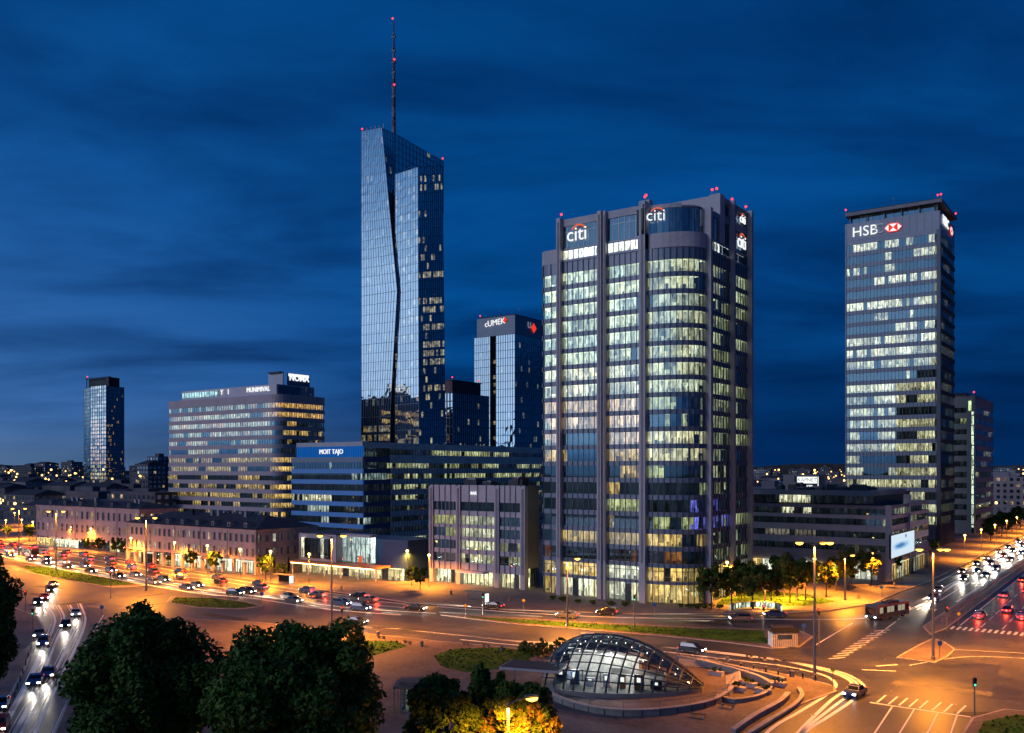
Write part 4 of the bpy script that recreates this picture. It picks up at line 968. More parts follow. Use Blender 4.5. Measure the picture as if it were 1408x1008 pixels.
historic('town_house', 'grey town house behind the arcaded building with a low tiled roof', 330, 742, 255, 420, 722, 708, 14, 6, 2, False, 63, 'plaster_grey')

# ---------------------------------------------------------------- glass shop pavilion
def pavilion():
    rng = random.Random(67)
    d = 240.0; x1, y0 = at(550, d); x0 = x_on(411, y0); xm = x_on(462, y0); xn = x_on(468, y0); xq = x_on(506, y0); zt = zat(739, x1 - 10, y0)
    root = thing('shop_pavilion', 'low shop pavilion of two lit glass boxes over an orange flat canopy', 'shop pavilion', ((x0 + x1) / 2, y0, 0))
    mb = MB(); mb.box(x0, xm, y0, y0 + 14, 3.9, zt, 'stone'); mb.box(x0 + 0.4, xm - 0.4, y0 + 0.4, y0 + 13.6, zt, zt + 0.3, 'roof_dark'); mb.build('wall', root)
    mb = MB(); mb.box(xm, x1, y0 + 3, y0 + 15, 0, zt - 0.6, 'blue_dark'); mb.build('rear_wall', root)
    mb = MB(); window(mb, split([(x0 + 1.5, y0 - 0.6), (xm - 2.5, y0 - 0.6)], 7), 4.8, zt - 1.2, runs(rng, 0.85, (1.0, 0.92, 0.66), 0.5, 1.1, 0.4), depth=0.5, inset=-0.03); mb.build('window', root)
    mb = MB(); window(mb, split([(xn, y0 + 0.6), (xq, y0 + 0.6)], 6), 4.2, zt - 0.2, runs(rng, 0.9, (0.75, 0.9, 0.85), 0.35, 0.9, 0.4), depth=2.3, transom=True, mull='mullion_pale'); mb.build('window', root)
    mb = MB(); band(mb, [(xn - 0.4, y0 + 0.4), (xq + 0.4, y0 + 0.4)], zt - 0.2, zt + 0.5, 0.1, 3, 'stone'); mb.build('parapet', root)
    mb = MB(); mb.box(x0 - 0.5, x_on(527, y0), y0 - 3.2, y0 + 2.9, 3.4, 3.85, 'orange_panel'); mb.box(x0, x_on(525, y0), y0 - 3.1, y0 - 2.9, 3.2, 3.38, 'lamp_warm'); mb.build('canopy', root)
    mb = MB(); window(mb, split([(x0, y0 + 0.9), (x1 - 1, y0 + 0.9)], 18), 0.2, 3.3, runs(rng, 0.7, (1.0, 0.75, 0.36), 0.5, 1.2, 0.5, WHITE), depth=1.8); mb.build('shop_window', root)
    for k in range(6):
        xx = x0 + 0.3 + (x_on(525, y0) - x0) * k / 5; mb = MB(); mb.tube([(xx, y0 - 2.6, 0), (xx, y0 - 2.6, 3.4)], 0.16, 'white_panel', 8); mb.build('column', root)
    zc = 5.6
    mb = MB(); mb.box(x_on(500, y0), x_on(513, y0), y0 - 2.9, y0 - 2.4, 3.9, 4.9, 'orange_panel'); mb.box(x_on(503, y0), x_on(507, y0), y0 - 2.8, y0 - 2.5, 4.9, 6.6, 'sign_orange'); mb.build('sign_box', root)
pavilion()

# ---------------------------------------------------------------- low corner building with the big screen
def corner_block():
    rng = random.Random(71)
    x1, y0 = -58.0, 255.5; x0 = x_on(1018, y0); y1 = y_on(1276, x1); zt = zat(696, x1, y0)
    root = thing('office_building', 'low four storey office building with brown bands and a bright screen on its street corner', 'office building', ((x0 + x1) / 2, y0, 0))
    rows = [zat(v, x1 - 10, y0) for v in (703.5, 717.5, 735, 753)] 
    def lf(r, s_, n):
        if s_ == 0: return (lambda i: (WHITE, rng.uniform(0.4, 0.8)) if (10 <= i <= 12 or i in (15, 16)) else None) if r == 0 else runs(rng, 0.16, (0.75, 0.62, 0.5), 0.08, 0.22, 0.7)
        return runs(rng, 0.4, (0.85, 0.85, 0.6), 0.2, 0.6, 0.5)
    line = banded(root, [([(x0, y0), (x1, y0)], 34), ([(x1, y0), (x1, y1)], 16)], rows, 1.75, lf, 'stone_dark', [(x1 - 2, y1), (x0, y1), (x0, y0 + 2)], zt, rib=False, sp_mats=lambda r: 'striped_dark' if r < 3 else 'plaster_grey')
    mb = MB(); window(mb, split([(x0 + 4, y0 - 0.6), (x1 - 3, y0 - 0.6)], 24), 0.3, 4.2, runs(rng, 0.6, (0.9, 0.92, 0.75), 0.4, 1.1, 0.5, WARM), depth=0.4, inset=-0.06); mb.build('shop_window', root)
    mb = MB(); window(mb, split([(x1 + 0.6, y0 + 1.2), (x1 + 0.6, y1 - 1)], 14), 0.3, 4.4, runs(rng, 0.7, WARM, 0.3, 0.9, 0.5, WHITE), depth=0.4, inset=-0.06); mb.build('shop_window', root)
    mb = MB(); mb.box(x1 - 1.0, x1 + 0.35, y0 - 0.35, y0 + 1.0, 0, zt + 0.2, 'stone'); mb.build('corner_pier', root)
    ym = y_on(1250, x1); mb = MB(); mb.box(x1 - 1.4, x1 + 0.4, ym - 0.5, ym + 0.5, 0, zt + 2.6, 'stone'); mb.build('corner_pier', root)
    # set-back top storey
    xa, xb = x_on(1035, y0 + 7), x1 - 6
    mb = MB(); window(mb, split([(xa, y0 + 7), (xb, y0 + 7)], 26), zt + 0.2, zt + 2.4, (lambda i: (WHITE, rng.uniform(0.45, 0.85)) if 6 <= i <= 12 else None), depth=1.0); band(mb, [(xa, y0 + 7), (xb, y0 + 7), (xb, y1 - 4)], zt + 2.4, zt + 3.8, 0.3, 3, 'stone_dark'); mb.box(xa, xb - 0.3, y0 + 8.3, y1 - 4, zt - 0.6, zt + 3.0, 'roof_dark'); mb.build('roof_storey', root)
    # big screen on the street side
    ya, yb = y_on(1225.5, x1 + 1.2), y_on(1257, x1 + 1.2); xs = x1 + 1.2
    z0, z1 = zat(768, xs, ya), zat(737, xs, ya)
    sc = thing('advertising_screen', 'bright pale blue screen mounted on the corner building above the avenue', 'screen', (xs, (ya + yb) / 2, z0))
    mb = MB(); mb.box(xs, xs + 0.04, ya, yb, z0, z1, 'screen'); mb.build('display', sc)
    mb = MB(); mb.box(xs - 0.5, xs - 0.01, ya - 0.25, yb + 0.25, z0 - 0.25, z1 + 0.25, 'dark'); mb.box(xs - 0.8, xs - 0.5, ya + 1, ya + 1.4, z0 + 1, z1 - 1, 'steel'); mb.box(xs - 0.8, xs - 0.5, yb - 1.4, yb - 1, z0 + 1, z1 - 1, 'steel'); mb.build('casing', sc)
    text('PTV', 1.2, (xs + 0.12, ya + (yb - ya) * 0.6, z1 - 1.0), SIDE, 'sign_screen', sc, depth=0.03)
    rooftop_clutter(root, xa + 3, xb - 3, y0 + 11, y1 - 7, zt + 3.0, 12, 15)
emit('sign_screen', (0.10, 0.30, 0.62), 0.6)
solid('striped_dark', (0.54, 0.46, 0.43), 0.6, var=0.12, scale=0.2)
corner_block()

# ---------------------------------------------------------------- pale tower with the lit staircase
def stair_tower():
    rng = random.Random(73)
    x1, y0 = at(1340.5, 420); x0 = x_on(1304, y0); y1 = y_on(1366, x1); zt = zat(545, x1, y0)
    root = thing('office_building', 'pale greenish office tower with a glowing vertical stair strip, at the far right', 'office building', ((x0 + x1) / 2, y0, 0))
    xs0, xs1 = x_on(1335.5, y0), x1 - 0.5
    rows = [zt - 6.2 - 5.0 * k for k in range(11)]
    def wl(seg, n, prob, c, hh):
        for zc in rows:
            mb = MB(); window(mb, split(seg, n), zc - hh, zc + hh, runs(rng, prob, c, 0.15, 0.5, 0.6), depth=1.0); mb.build('window', root)
    wl([(x_on(1312, y0), y0), (x_on(1329, y0), y0)], 4, 0.08, GREENISH, 1.2)
    wl([(x1, y0 + 2), (x1, y1 - 1.5)], 7, 0.25, (0.7, 0.6, 0.4), 1.2)
    mb = MB(); mb.box(x0, x_on(1312, y0) - 0.05, y0, y0 + 1.2, 0, zt, 'stair_stone'); mb.box(x_on(1329, y0) + 0.05, xs0 - 0.05, y0, y0 + 1.2, 0, zt, 'stair_stone'); mb.box(x0, x1 - 1.3, y0 + 1.25, y1, 0, zt - 0.3, 'dark'); mb.box(xs1, x1, y0, y0 + 2, 0, zt, 'stair_stone'); mb.build('wall', root)
    for r in range(len(rows) + 1):
        za = rows[r] + 1.2 if r < len(rows) else 0; zb = rows[r - 1] - 1.2 if r else zt
        spandrel(root, [(x_on(1312, y0) - 0.04, y0), (x_on(1329, y0) + 0.04, y0)], za, zb, 'stair_stone', 0.0, None)
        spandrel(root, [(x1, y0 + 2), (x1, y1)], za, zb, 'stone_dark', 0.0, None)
    mb = MB(); window(mb, split([(xs0, y0), (xs1, y0)], 3), 3, zt - 7, full(rng, (0.85, 0.98, 0.70), 0.9, 1.3, 0), depth=0.8, clutter=False)
    for k in range(13): mb.box(xs0, xs1, y0 + 0.25, y0 + 0.5, 4 + 4.6 * k, 4.5 + 4.6 * k, 'mullion')
    mb.build('stair_glazing', root)
    mb = MB(); window(mb, split([(x_on(1331.5, y0), y0 - 0.35), (x_on(1336, y0), y0 - 0.35)], 1), zt - 6.5, zt - 2, full(rng, (0.75, 0.95, 0.5), 0.8, 1.0, 0), depth=0.3, inset=0.0, clutter=False); mb.build('window', root)
    mb = MB(); mb.box(xs0 - 0.04, xs1 + 0.01, y0, y0 + 1.0, zt - 7, zt, 'stair_stone'); mb.build('wall_cap', root)
    mb = MB(); mb.box(x0 - 0.2, x1 + 0.2, y0 - 0.2, y1 + 0.2, zt, zt + 0.5, 'stone_dark'); mb.box(x0 + 2, x1 - 4, y0 + 3, y1 - 3, zt + 0.5, zt + 2.0, 'roof_dark'); mb.build('roof', root)
    beacon((x1 - 0.5, y0 + 0.5, zt + 1.6), root, 0.4); aerial(root, (x0 + 8, y0 + 5, zt + 2), 5)
solid('stair_stone', (0.30, 0.33, 0.28), 0.7, var=0.12, scale=0.2)
stair_tower()

# ---------------------------------------------------------------- distant dark tower on the left
def far_tower():
    rng = random.Random(79)
    x1, y0 = at(146, 900); x0 = x_on(112, y0); xm = x_on(124.5, y0); y1 = y_on(170.5, x1); zt = zat(531, x1, y0); zc = zat(518, x1, y0)
    root = thing('apartment_tower', 'lone dark glass tower with a glowing centre strip, far away on the left', 'tower', ((x0 + x1) / 2, y0, 0))
    nf = 30
    mb = MB(); curtain(mb, [(x0, y0 + 3, 0), (xm, y0, 0), (xm, y0, zt), (x0, y0 + 3, zt)], 5, nf, lambda j, k: ((WHITE, rng.uniform(0.1, 0.5)) if rng.random() < 0.10 else None), 'curtain', fin=0.15); mb.build('glass_facade', root)
    def lc(j, k):
        c = PEACH if 8 < j < 21 else ((0.95, 0.8, 0.4) if j < 9 else (0.55, 0.6, 0.6))
        return (c, rng.uniform(0.4, 1.3)) if rng.random() < (0.8 if 3 < j < 22 else 0.45) else None
    mb = MB(); curtain(mb, [(xm, y0, 0), (x1, y0, 0), (x1, y0, zt + 1), (xm, y0, zt + 1)], 7, nf, lc, 'curtain_dark', fin=0.15); mb.build('glass_facade', root)
    mb = MB(); curtain(mb, [(x1, y0, 0), (x1, y1, 0), (x1, y1, zt), (x1, y0, zt)], 14, nf, lambda j, k: ((WARM, rng.uniform(0.2, 0.7)) if rng.random() < (0.3 if (k < 4 and j < 20) else 0.07) else None), 'curtain_dark', fin=0.15); mb.build('glass_facade', root)
    mb = MB(); mb.box(x0 + 0.5, x1 - 0.5, y0 + 3.2, y1, 0, zt, 'dark'); mb.build('wall', root)
    mb = MB(); mb.box(x0 + 3, x1 - 3, y0 + 6, y1 - 3, zt, zc, 'dark'); mb.box(x1 - 6, x1 - 0.5, y0 + 3, y1 - 8, zt, zc, 'dark'); mb.box(x0 + 3, x0 + 3.8, y0 + 3, y0 + 4, zt, zc, 'steel'); mb.box(x0 + 2, x1, y0 + 3, y0 + 5, zc, zc + 0.7, 'roof_dark'); mb.build('crown', root)
    beacon((x0 + 4, y0 + 4, zc + 2), root, 0.6)
far_tower()
# ================================================================ GROUND, ROADS, ISLANDS
def sheet(name, poly, z, mat, kind='structure'):
    mb = MB(); mb.face([mb.vert((p[0], p[1], z)) for p in ccw(poly)], mat); o = mb.build(name); return tag(o, kind=kind)
def island(name, poly, mat, h=0.13, kerb=True):
    mb = MB(); poly = ccw(poly); mb.prism(poly, 0.011, h, 'kerb_stone', 'kerb_stone'); o = tag(mb.build('kerb'), kind='structure')
    c = np.mean(np.array(poly), axis=0); n = len(poly); inner = []
    for k in range(n):
        a, p, b_ = poly[k - 1], poly[k], poly[(k + 1) % n]
        def nn(u, v):
            l = math.dist(u, v) or 1; return (-(v[1] - u[1]) / l, (v[0] - u[0]) / l)
        n1_, n2_ = nn(a, p), nn(p, b_); m_ = (n1_[0] + n2_[0], n1_[1] + n2_[1]); l = math.hypot(*m_) or 1; q = max(0.45, (m_[0] * n1_[0] + m_[1] * n1_[1]) / l)
        inner.append((p[0] + m_[0] / l * 0.3 / q, p[1] + m_[1] / l * 0.3 / q))
    return sheet(name, inner, h + 0.006, mat)
gp = lambda L: [G(*p) for p in L]
mb = MB(); mb.face([mb.vert(p) for p in ((-9000, -3000, 0), (6000, -3000, 0), (6000, 9000, 0), (-9000, 9000, 0))], 'earth'); tag(mb.build('ground'), kind='structure')
# pavements in front of the buildings
north = gp([(-260, 731), (-60, 736), (0, 743), (120, 761), (300, 791), (420, 808), (560, 829), (700, 839), (880, 845), (1060, 844), (1140, 840), (1200, 830), (1240, 813)]) + [(-49.5, 260), (-49.5, 1600), (-420, 1600), (-700, 700)]
island('pavement', north, 'pavement')
asph = gp([(-260, 733), (-60, 738), (0, 745), (120, 763), (300, 793), (420, 810), (560, 831), (700, 841), (880, 847), (1060, 846), (1140, 842), (1200, 832), (1240, 815)]) + [(-48.5, 260), (-48.5, 1600), (30, 1600), (60, 300), (80, -120), (-520, -120), (-620, 60)]
sheet('road', asph, 0.012, 'asphalt')
plaza = gp([(146, 848), (250, 851), (360, 857), (480, 869), (600, 882), (740, 895), (880, 900), (960, 908), (1060, 924), (1120, 936), (1148, 945), (1150, 952), (1110, 966), (1060, 988), (1010, 1020), (960, 1090), (860, 1290), (-60, 1290), (64, 1030), (106, 933), (119, 889)])
island('plaza_paving', plaza, 'paving_pink')
left_walk = gp([(-120, 1010), (0, 985), (30, 930), (54, 880), (60, 862), (52, 848), (20, 836), (-60, 826), (-200, 830)])
island('pavement', left_walk, 'paving_pink')
med = gp([(606, 846), (660, 847), (740, 852), (820, 857), (950, 863), (1050, 866), (1100, 868), (1118, 876), (1100, 890), (1060, 892), (1000, 884), (920, 876), (820, 868), (700, 858)])
island('traffic_island', med, 'paving_pink')
grass_med = gp([(640, 849), (740, 854), (820, 859), (950, 865), (1050, 868), (1056, 886), (1000, 882), (920, 874), (820, 866), (700, 856)])
tri = gp([(1232, 905), (1258, 890), (1283, 878), (1300, 884), (1314, 894), (1302, 905), (1286, 912)]); island('traffic_island', tri, 'paving_pink')
avm = [(-36.3, 186), (-33.5, 178), (-32.2, 186), (-32.2, 900), (-36.3, 900)]; island('avenue_median', avm, 'pavement')
corner = gp([(1322, 1010), (1336, 988), (1380, 976), (1430, 980), (1500, 1060), (1300, 1100)]); island('pavement', corner, 'paving_pink')
strips = [[(20, 777), (60, 779), (110, 788), (170, 799), (200, 806), (150, 808), (90, 798), (40, 788)], [(235, 821), (290, 822), (340, 828), (362, 834), (330, 838), (270, 836), (228, 829)]]
strips2 = [[(-60, 770), (20, 772), (50, 776), (30, 778), (-60, 776)]]
for s_ in strips + strips2: island('traffic_island', gp(s_), 'paving_pink', 0.11)
def lawn(poly, h, seed, dens, label):
    """a grass bed: a low mound with blades standing in it"""
    rr = random.Random(seed); poly = ccw(poly); mb = MB()
    mb.face([mb.vert((p[0], p[1], h)) for p in poly], 'grass')
    xs = [p[0] for p in poly]; ys = [p[1] for p in poly]; area = (max(xs) - min(xs)) * (max(ys) - min(ys))
    def inside(x, y):
        c = False
        for k in range(len(poly)):
            a, b_ = poly[k - 1], poly[k]
            if (a[1] > y) != (b_[1] > y) and x < (b_[0] - a[0]) * (y - a[1]) / (b_[1] - a[1]) + a[0]: c = not c
        return c
    for k in range(int(area * dens)):
        x, y = rr.uniform(min(xs), max(xs)), rr.uniform(min(ys), max(ys))
        if not inside(x, y): continue
        a = rr.uniform(0, 6.28); s_ = rr.uniform(0.10, 0.3); hh = rr.uniform(0.08, 0.3)
        mb.face([mb.vert((x - math.cos(a) * s_, y - math.sin(a) * s_, h)), mb.vert((x + math.cos(a) * s_, y + math.sin(a) * s_, h)), mb.vert((x + rr.uniform(-.15, .15), y + rr.uniform(-.15, .15), h + hh))], 'grass')
    tag(mb.build('grass'), label, 'grass', kind='stuff')
lawn(grass_med, 0.15, 1, 1.6, 'mown grass on the long median strip')
for k, s_ in enumerate(strips):
    P = gp(s_); c = np.mean(np.array(P), axis=0); lawn([tuple(c + (np.array(p) - c) * 0.88) for p in P], 0.13, 5 + k, 1.6, 'grass on the small traffic island')
lawn(gp([(596, 903), (625, 893), (690, 892), (735, 898), (728, 908), (700, 920), (640, 926), (606, 917)]), 0.16, 8, 2.5, 'dark oval lawn on the plaza')
lawn(gp([(470, 890), (500, 882), (545, 883), (560, 890), (530, 898), (505, 905), (480, 905)]), 0.16, 9, 2.5, 'small lawn on the plaza')
lawn(gp([(160, 856), (196, 852), (240, 858), (230, 900), (160, 900)]), 0.16, 10, 2.0, 'grass beside the curved road')
lawn(gp([(1345, 1012), (1352, 994), (1400, 984), (1440, 990), (1480, 1050), (1340, 1060)]), 0.16, 11, 2.0, 'grass in the corner of the junction')
lawn(gp([(985, 832), (1050, 834), (1110, 834), (1150, 828), (1110, 818), (1040, 812), (1000, 816)]), 0.15, 12, 0.9, 'grass under the avenue trees')
# road markings, and wide white strips painted in for headlight streaks
def line_strip(mb, pts, w, z=0.018, dash=None):
    pts = catmull(pts, 1.5) if len(pts) > 2 else split(pts, max(2, int(math.dist(*pts) / 1.5)))
    L = offset(pts, w / 2); Rr = offset(pts, -w / 2); s_ = 0
    for k in range(len(pts) - 1):
        s_ += math.dist(pts[k], pts[k + 1])
        if dash and (s_ % (dash[0] + dash[1])) > dash[0]: continue
        mb.quad((*L[k], z), (*L[k + 1], z), (*Rr[k + 1], z), (*Rr[k], z), 'paint')
def mark(pts, w, dash=None):
    mb = MB(); line_strip(mb, pts, w, dash=dash); tag(mb.build('road_marking_or_light_streak'), kind='structure')
# lanes (photograph points brought down to the road)
AV = [-45.6, -42.2, -38.6]
lane_a = [(AV[0], 900), (AV[0], 600), (AV[0], 400), (AV[0], 290)] + gp([(1301, 808), (1257, 833), (1222, 842), (1187, 847.5), (1122, 849), (1000, 847.5), (880, 847), (760, 842), (676, 836.7), (600, 831)])
lane_b = [(AV[1], 900), (AV[1], 600), (AV[1], 400), (AV[1], 280)] + gp([(1286, 824), (1253, 840), (1215, 850), (1172, 854), (1100, 855), (960, 853.5), (840, 852), (740, 847.5), (660, 842), (600, 837)])
lane_c = [(AV[2], 900), (AV[2], 600), (AV[2], 400), (AV[2], 260)] + gp([(1319, 824), (1286, 840), (1255, 847), (1209, 855), (1172, 858)])
far_1 = gp([(560, 829), (453, 818), (406, 812.5), (347, 804), (293, 795), (239, 787), (153.5, 771), (77, 759), (0, 748), (-120, 733)])
far_2 = gp([(560, 833), (453, 822.5), (406, 817), (347, 809), (293, 800), (239, 794), (153.5, 777), (77, 764), (0, 752.5), (-120, 737)])
near_1 = gp([(-120, 741), (0, 757.5), (34, 763.6), (77, 773), (153.5, 787), (239, 802), (293, 811), (361, 818.5), (453, 831), (558, 839), (640, 843)])
near_2 = gp([(-120, 745), (0, 763), (77, 779), (153.5, 793), (239, 808), (293, 816), (352, 821), (453, 835.5), (558, 844)])
ring_1 = gp([(366, 842), (422, 848), (475, 857), (558, 863), (604, 868), (676, 875), (753, 882.5), (862, 884), (956, 890), (1033, 898.5), (1075, 904), (1124, 914.8), (1168.5, 927), (1191, 939.7), (1186, 951), (1166, 964), (1124, 1008), (1090, 1060)])
ring_2 = gp([(475, 863), (558, 869), (640, 877), (710, 884), (800, 888), (862, 889), (912, 893), (990, 902), (1076, 912), (1119, 920), (1148.6, 928), (1168.5, 942), (1153.6, 959.6), (1111, 987), (1079, 1008), (1040, 1060)])
bend = [gp(L) for L in ([(-20, 806), (20, 810), (50, 820), (66.5, 834), (74, 847), (75, 858), (63, 889), (41, 936.7), (19, 977.6), (0, 1012), (-40, 1100)],
    [(-20, 799), (30, 803), (60, 815), (80, 832), (88, 847), (86, 860), (75, 887), (48, 953.7), (20, 1006.6), (-15, 1080)],
    [(-20, 793), (40, 797), (75, 810), (96, 832), (105, 849), (104, 862), (95.5, 882), (71.7, 931.5), (31, 1005), (-5, 1080)],
    [(-20, 788), (50, 793), (88, 808), (110, 830), (117, 848), (115, 864), (106, 886), (82, 935), (49.5, 1005), (15, 1080)])]
red_av = [-29.0, -25.4, -21.8]
def between(A, B, n=60):
    a = split(catmull(A), n); b_ = split(catmull(B), n); return [((p[0] + q[0]) / 2, (p[1] + q[1]) / 2) for p, q in zip(a, b_)]
for k in range(4): mark([(AV[0] - 1.8 + 3.5 * k, 900), (AV[0] - 1.8 + 3.5 * k, 600), (AV[0] - 1.8 + 3.5 * k, 225 if k else 262)], 0.5)  # overwide white lines painted where headlights would leave streaks
for o_ in AV: mark([(o_ + 0.5, 900), (o_ + 0.5, 600), (o_ + 0.5, 265)], 0.16, (14, 2))
for k in range(4): mark([(red_av[0] - 1.8 + 3.6 * k, 192), (red_av[0] - 1.8 + 3.6 * k, 600), (red_av[0] - 1.8 + 3.6 * k, 900)], 0.22, (6, 4) if 0 < k < 3 else None)
mark(between(far_1, far_2), 0.45); mark(between(near_1, near_2), 0.7); mark(offset(catmull(near_2, 3), 1.9), 0.7); mark(offset(catmull(far_1, 3), 1.9), 0.4)  # wide strips, from here to the bend, painted in for streaks of car light
mark(between(ring_1[2:], ring_2), 0.45)
mark(gp([(-60, 752), (0, 755), (77, 768), (153.5, 782), (239, 798), (347, 813.5), (453, 826.5), (560, 836)]), 0.55)
for s_ in (1.8, -1.8):
    mark(offset(catmull(ring_2, 3), s_)[8:], 0.5)
mark(offset(catmull(ring_1, 3), 1.9)[8:], 0.5)
for a in ((lane_a, lane_b), ):
    mark([((p[0] + q[0]) / 2, (p[1] + q[1]) / 2) for p, q in zip(split(catmull(a[0])[200:], 80), split(catmull(a[1])[200:], 80))], 0.7)
for L in bend: mark(L[3:], 0.42); mark(offset(catmull(L[3:], 2), 0.55), 0.12)  # white paint in place of the light streaks round the bend
mark(gp([(142, 846), (118.5, 889), (105, 933), (63, 1030), (20, 1110)]), 0.22); mark(gp([(70, 858), (58, 892), (36, 940), (0, 1002), (-40, 1080)]), 0.2)
mark(gp([(1196, 966), (1250, 974), (1300, 981), (1335, 986)]), 0.45)
for a, b_ in (((1228, 970), (1168, 1060)), ((1258, 974), (1205, 1060)), ((1290, 979), (1250, 1060)), ((1316, 983), (1290, 1060))): mark(gp([a, b_]), 0.2)
for x in (1206, 1222, 1236, 1250, 1264, 1282, 1298, 1316): mark(gp([(x, 966 + (x - 1206) * 0.14), (x + 12, 956 + (x - 1206) * 0.13)]), 0.28)
mark(gp([(1165, 899), (1190, 884), (1222, 862), (1240, 848)]), 0.25, (3, 1)); mark(gp([(1120, 888), (1150, 870), (1172, 857)]), 0.3)
for k in range(12):                         # crossing over the slip lane
    t = k / 11; a = (1140 + 62 * t, 906 - 38 * t); mark(gp([a, (a[0] + 22, a[1] - 2.0)]), 0.42)
for k in range(20):                         # crossing over the avenue
    mark([(-31.5 + k * 1.05, 186.5), (-31.5 + k * 1.05, 190.3)], 0.5)
for k in range(10): mark([(-48 + k * 1.05, 208), (-48 + k * 1.05, 211.5)], 0.5)
mark(gp([(1205, 916), (1234, 914)]), 0.5); mark(gp([(1185, 921), (1232, 923)]), 0.4)
mark(gp([(1250, 915), (1330, 903), (1420, 906)]), 0.2); mark(gp([(1310, 893), (1420, 899)]), 0.2)
# wear: tyre-darkened tracks, trench patches, covers
solid('asphalt_worn', (0.050, 0.046, 0.041), 0.48, var=0.5, scale=0.4, scale2=4); solid('asphalt_patch', (0.028, 0.026, 0.025), 0.7, var=0.3, scale=1.0); solid('asphalt_pale', (0.13, 0.115, 0.10), 0.7, var=0.4, scale=0.8)
def wear(pts, w, z):
    mb = MB(); pts = catmull(pts, 3.0); L = offset(pts, w / 2); Rr = offset(pts, -w / 2)
    for k in range(len(pts) - 1): mb.quad((*L[k], z), (*L[k + 1], z), (*Rr[k + 1], z), (*Rr[k], z), 'asphalt_worn')
    tag(mb.build('road_wear'), kind='structure')
for L in [near_1, near_2, far_1, far_2, ring_1, ring_2, lane_a, lane_b, lane_c]:
    c = catmull(L, 3.0)
    for o_ in (0.8, -0.8): wear(offset(c, o_)[::3], 0.6, 0.0145)
rw_ = random.Random(3)
for k in range(46):
    c = G(rw_.uniform(300, 1400), rw_.uniform(830, 1000)) if k < 30 else G(rw_.uniform(20, 420), rw_.uniform(765, 850))
    a = rw_.choice((0, 0.12, 1.57, 0.62)); mb = MB(); ax = (math.cos(a), math.sin(a)); hl, hw = rw_.uniform(1.2, 7), rw_.uniform(0.3, 1.3); nx = (-ax[1], ax[0])
    mb.quad(*[(c[0] + ax[0] * u + nx[0] * v, c[1] + ax[1] * u + nx[1] * v, 0.0160) for u, v in ((-hl, -hw), (hl, -hw), (hl, hw), (-hl, hw))], rw_.choice(('asphalt_patch', 'asphalt_patch', 'asphalt_pale'))); tag(mb.build('road_patch'), kind='structure')
for k in range(26):
    c = G(rw_.uniform(560, 1400), rw_.uniform(850, 1000)); mb = MB(); mb.tube([(*c, 0.013), (*c, 0.021)], 0.36, 'dark', 14); mb.tube([(*c, 0.021), (*c, 0.024)], 0.27, 'steel', 14)
    tag(mb.build('manhole_cover'), 'round iron manhole cover set in the asphalt', 'manhole cover', 'manhole covers in the roads')
# added guard rail, a bright line for light streaks, and hedge along the avenue median
gr = thing('added_rail', 'long low guard rail added down the middle of the right-hand avenue as a bright line', 'guard rail', (-34, 190, 0.13))
mb = MB(); mb.box(-34.1, -33.9, 192, 560, 0.75, 1.0, 'steel'); mb.build('rail', gr)
mb = MB()
for k in range(93): mb.box(-34.06, -33.94, 192 + 4 * k, 192.1 + 4 * k, 0.13, 0.76, 'steel')
tag(mb.build('post', gr), kind='stuff')

# ================================================================ STREET LAMPS
def lamp_light(energy, name='lamp_light', col=(1.0, 0.31, 0.022), size=160, blend=0.6, rad=0.5):
    l = D.lights.new(name, 'SPOT'); l.energy = energy; l.color = col; l.spot_size = R(size); l.spot_blend = blend; l.shadow_soft_size = rad; return l
SOD = lamp_light(88000, size=168, blend=0.9); SOD_STRONG = lamp_light(165000, size=170, blend=0.9)
def make_mast(h, heads, root, strong=False):
    mb = MB(); mb.tube([(0, 0, 0.0), (0, 0, 0.5), (0, 0, 0.55)], [0.34, 0.34, 0.24], 'steel', 10); mb.build('base', root)
    mb = MB(); mb.tube([(0, 0, 0.5), (0, 0, h * 0.5), (0, 0, h)], [0.22, 0.17, 0.11], 'mast_paint', 10); mb.build('pole', root)
    for k in range(heads):
        a = {1: [0.4], 2: [0.0, math.pi], 3: [0.0, math.pi, 0.35]}[heads][k]; c, s_ = math.cos(a + 0.62), math.sin(a + 0.62); r = 1.7 if k < 2 else 1.0
        mb = MB(); mb.tube([(0, 0, h - 0.3), (c * r * 0.5, s_ * r * 0.5, h + 0.05), (c * r, s_ * r, h + 0.12)], [0.07, 0.06, 0.05], 'mast_paint', 6); mb.build('arm', root)
        mb = MB(); mb.obox((c * (r + 0.4), s_ * (r + 0.4)), (c, s_), 0.55, 0.22, h + 0.12, h + 0.30, 'mast_paint'); mb.obox((c * (r + 0.4), s_ * (r + 0.4)), (c, s_), 0.4, 0.14, h + 0.30, h + 0.36, 'mast_paint'); hd = mb.build('lamp_head', root)
        mb = MB(); cx, cy = c * (r + 0.45), s_ * (r + 0.45)
        mb.tube([(cx, cy, h - 0.22), (cx, cy, h - 0.08), (cx, cy, h + 0.06), (cx, cy, h + 0.12)], [0.15, 0.46, 0.54, 0.36], 'lamp_sodium', 10); mb.build('lens', hd)
    lo = D.objects.new('lamp_light', SOD_STRONG if strong else SOD); COL.objects.link(lo); lo.parent = root; lo.location = (0, 0, h - 0.5)
    return root
def mast(px, pb, pt, heads, label, h=None, group=None):
    x, y = G(px, pb); h = h or zat(pt, x, y)
    root = thing('street_lamp', label, 'street lamp', (0, 0, 0), group); make_mast(h, heads, root, px < 500); root.location = (x, y, 0.1); return root
mast(1120, 936, 748, 3, 'tall street lamp with three glowing heads on the tip of the plaza kerb')
mast(1283, 908, 757, 3, 'tall street lamp standing on the triangular traffic island')
mast(456, 870, 738, 2, 'tall twin-headed street lamp in front of the shop pavilion')
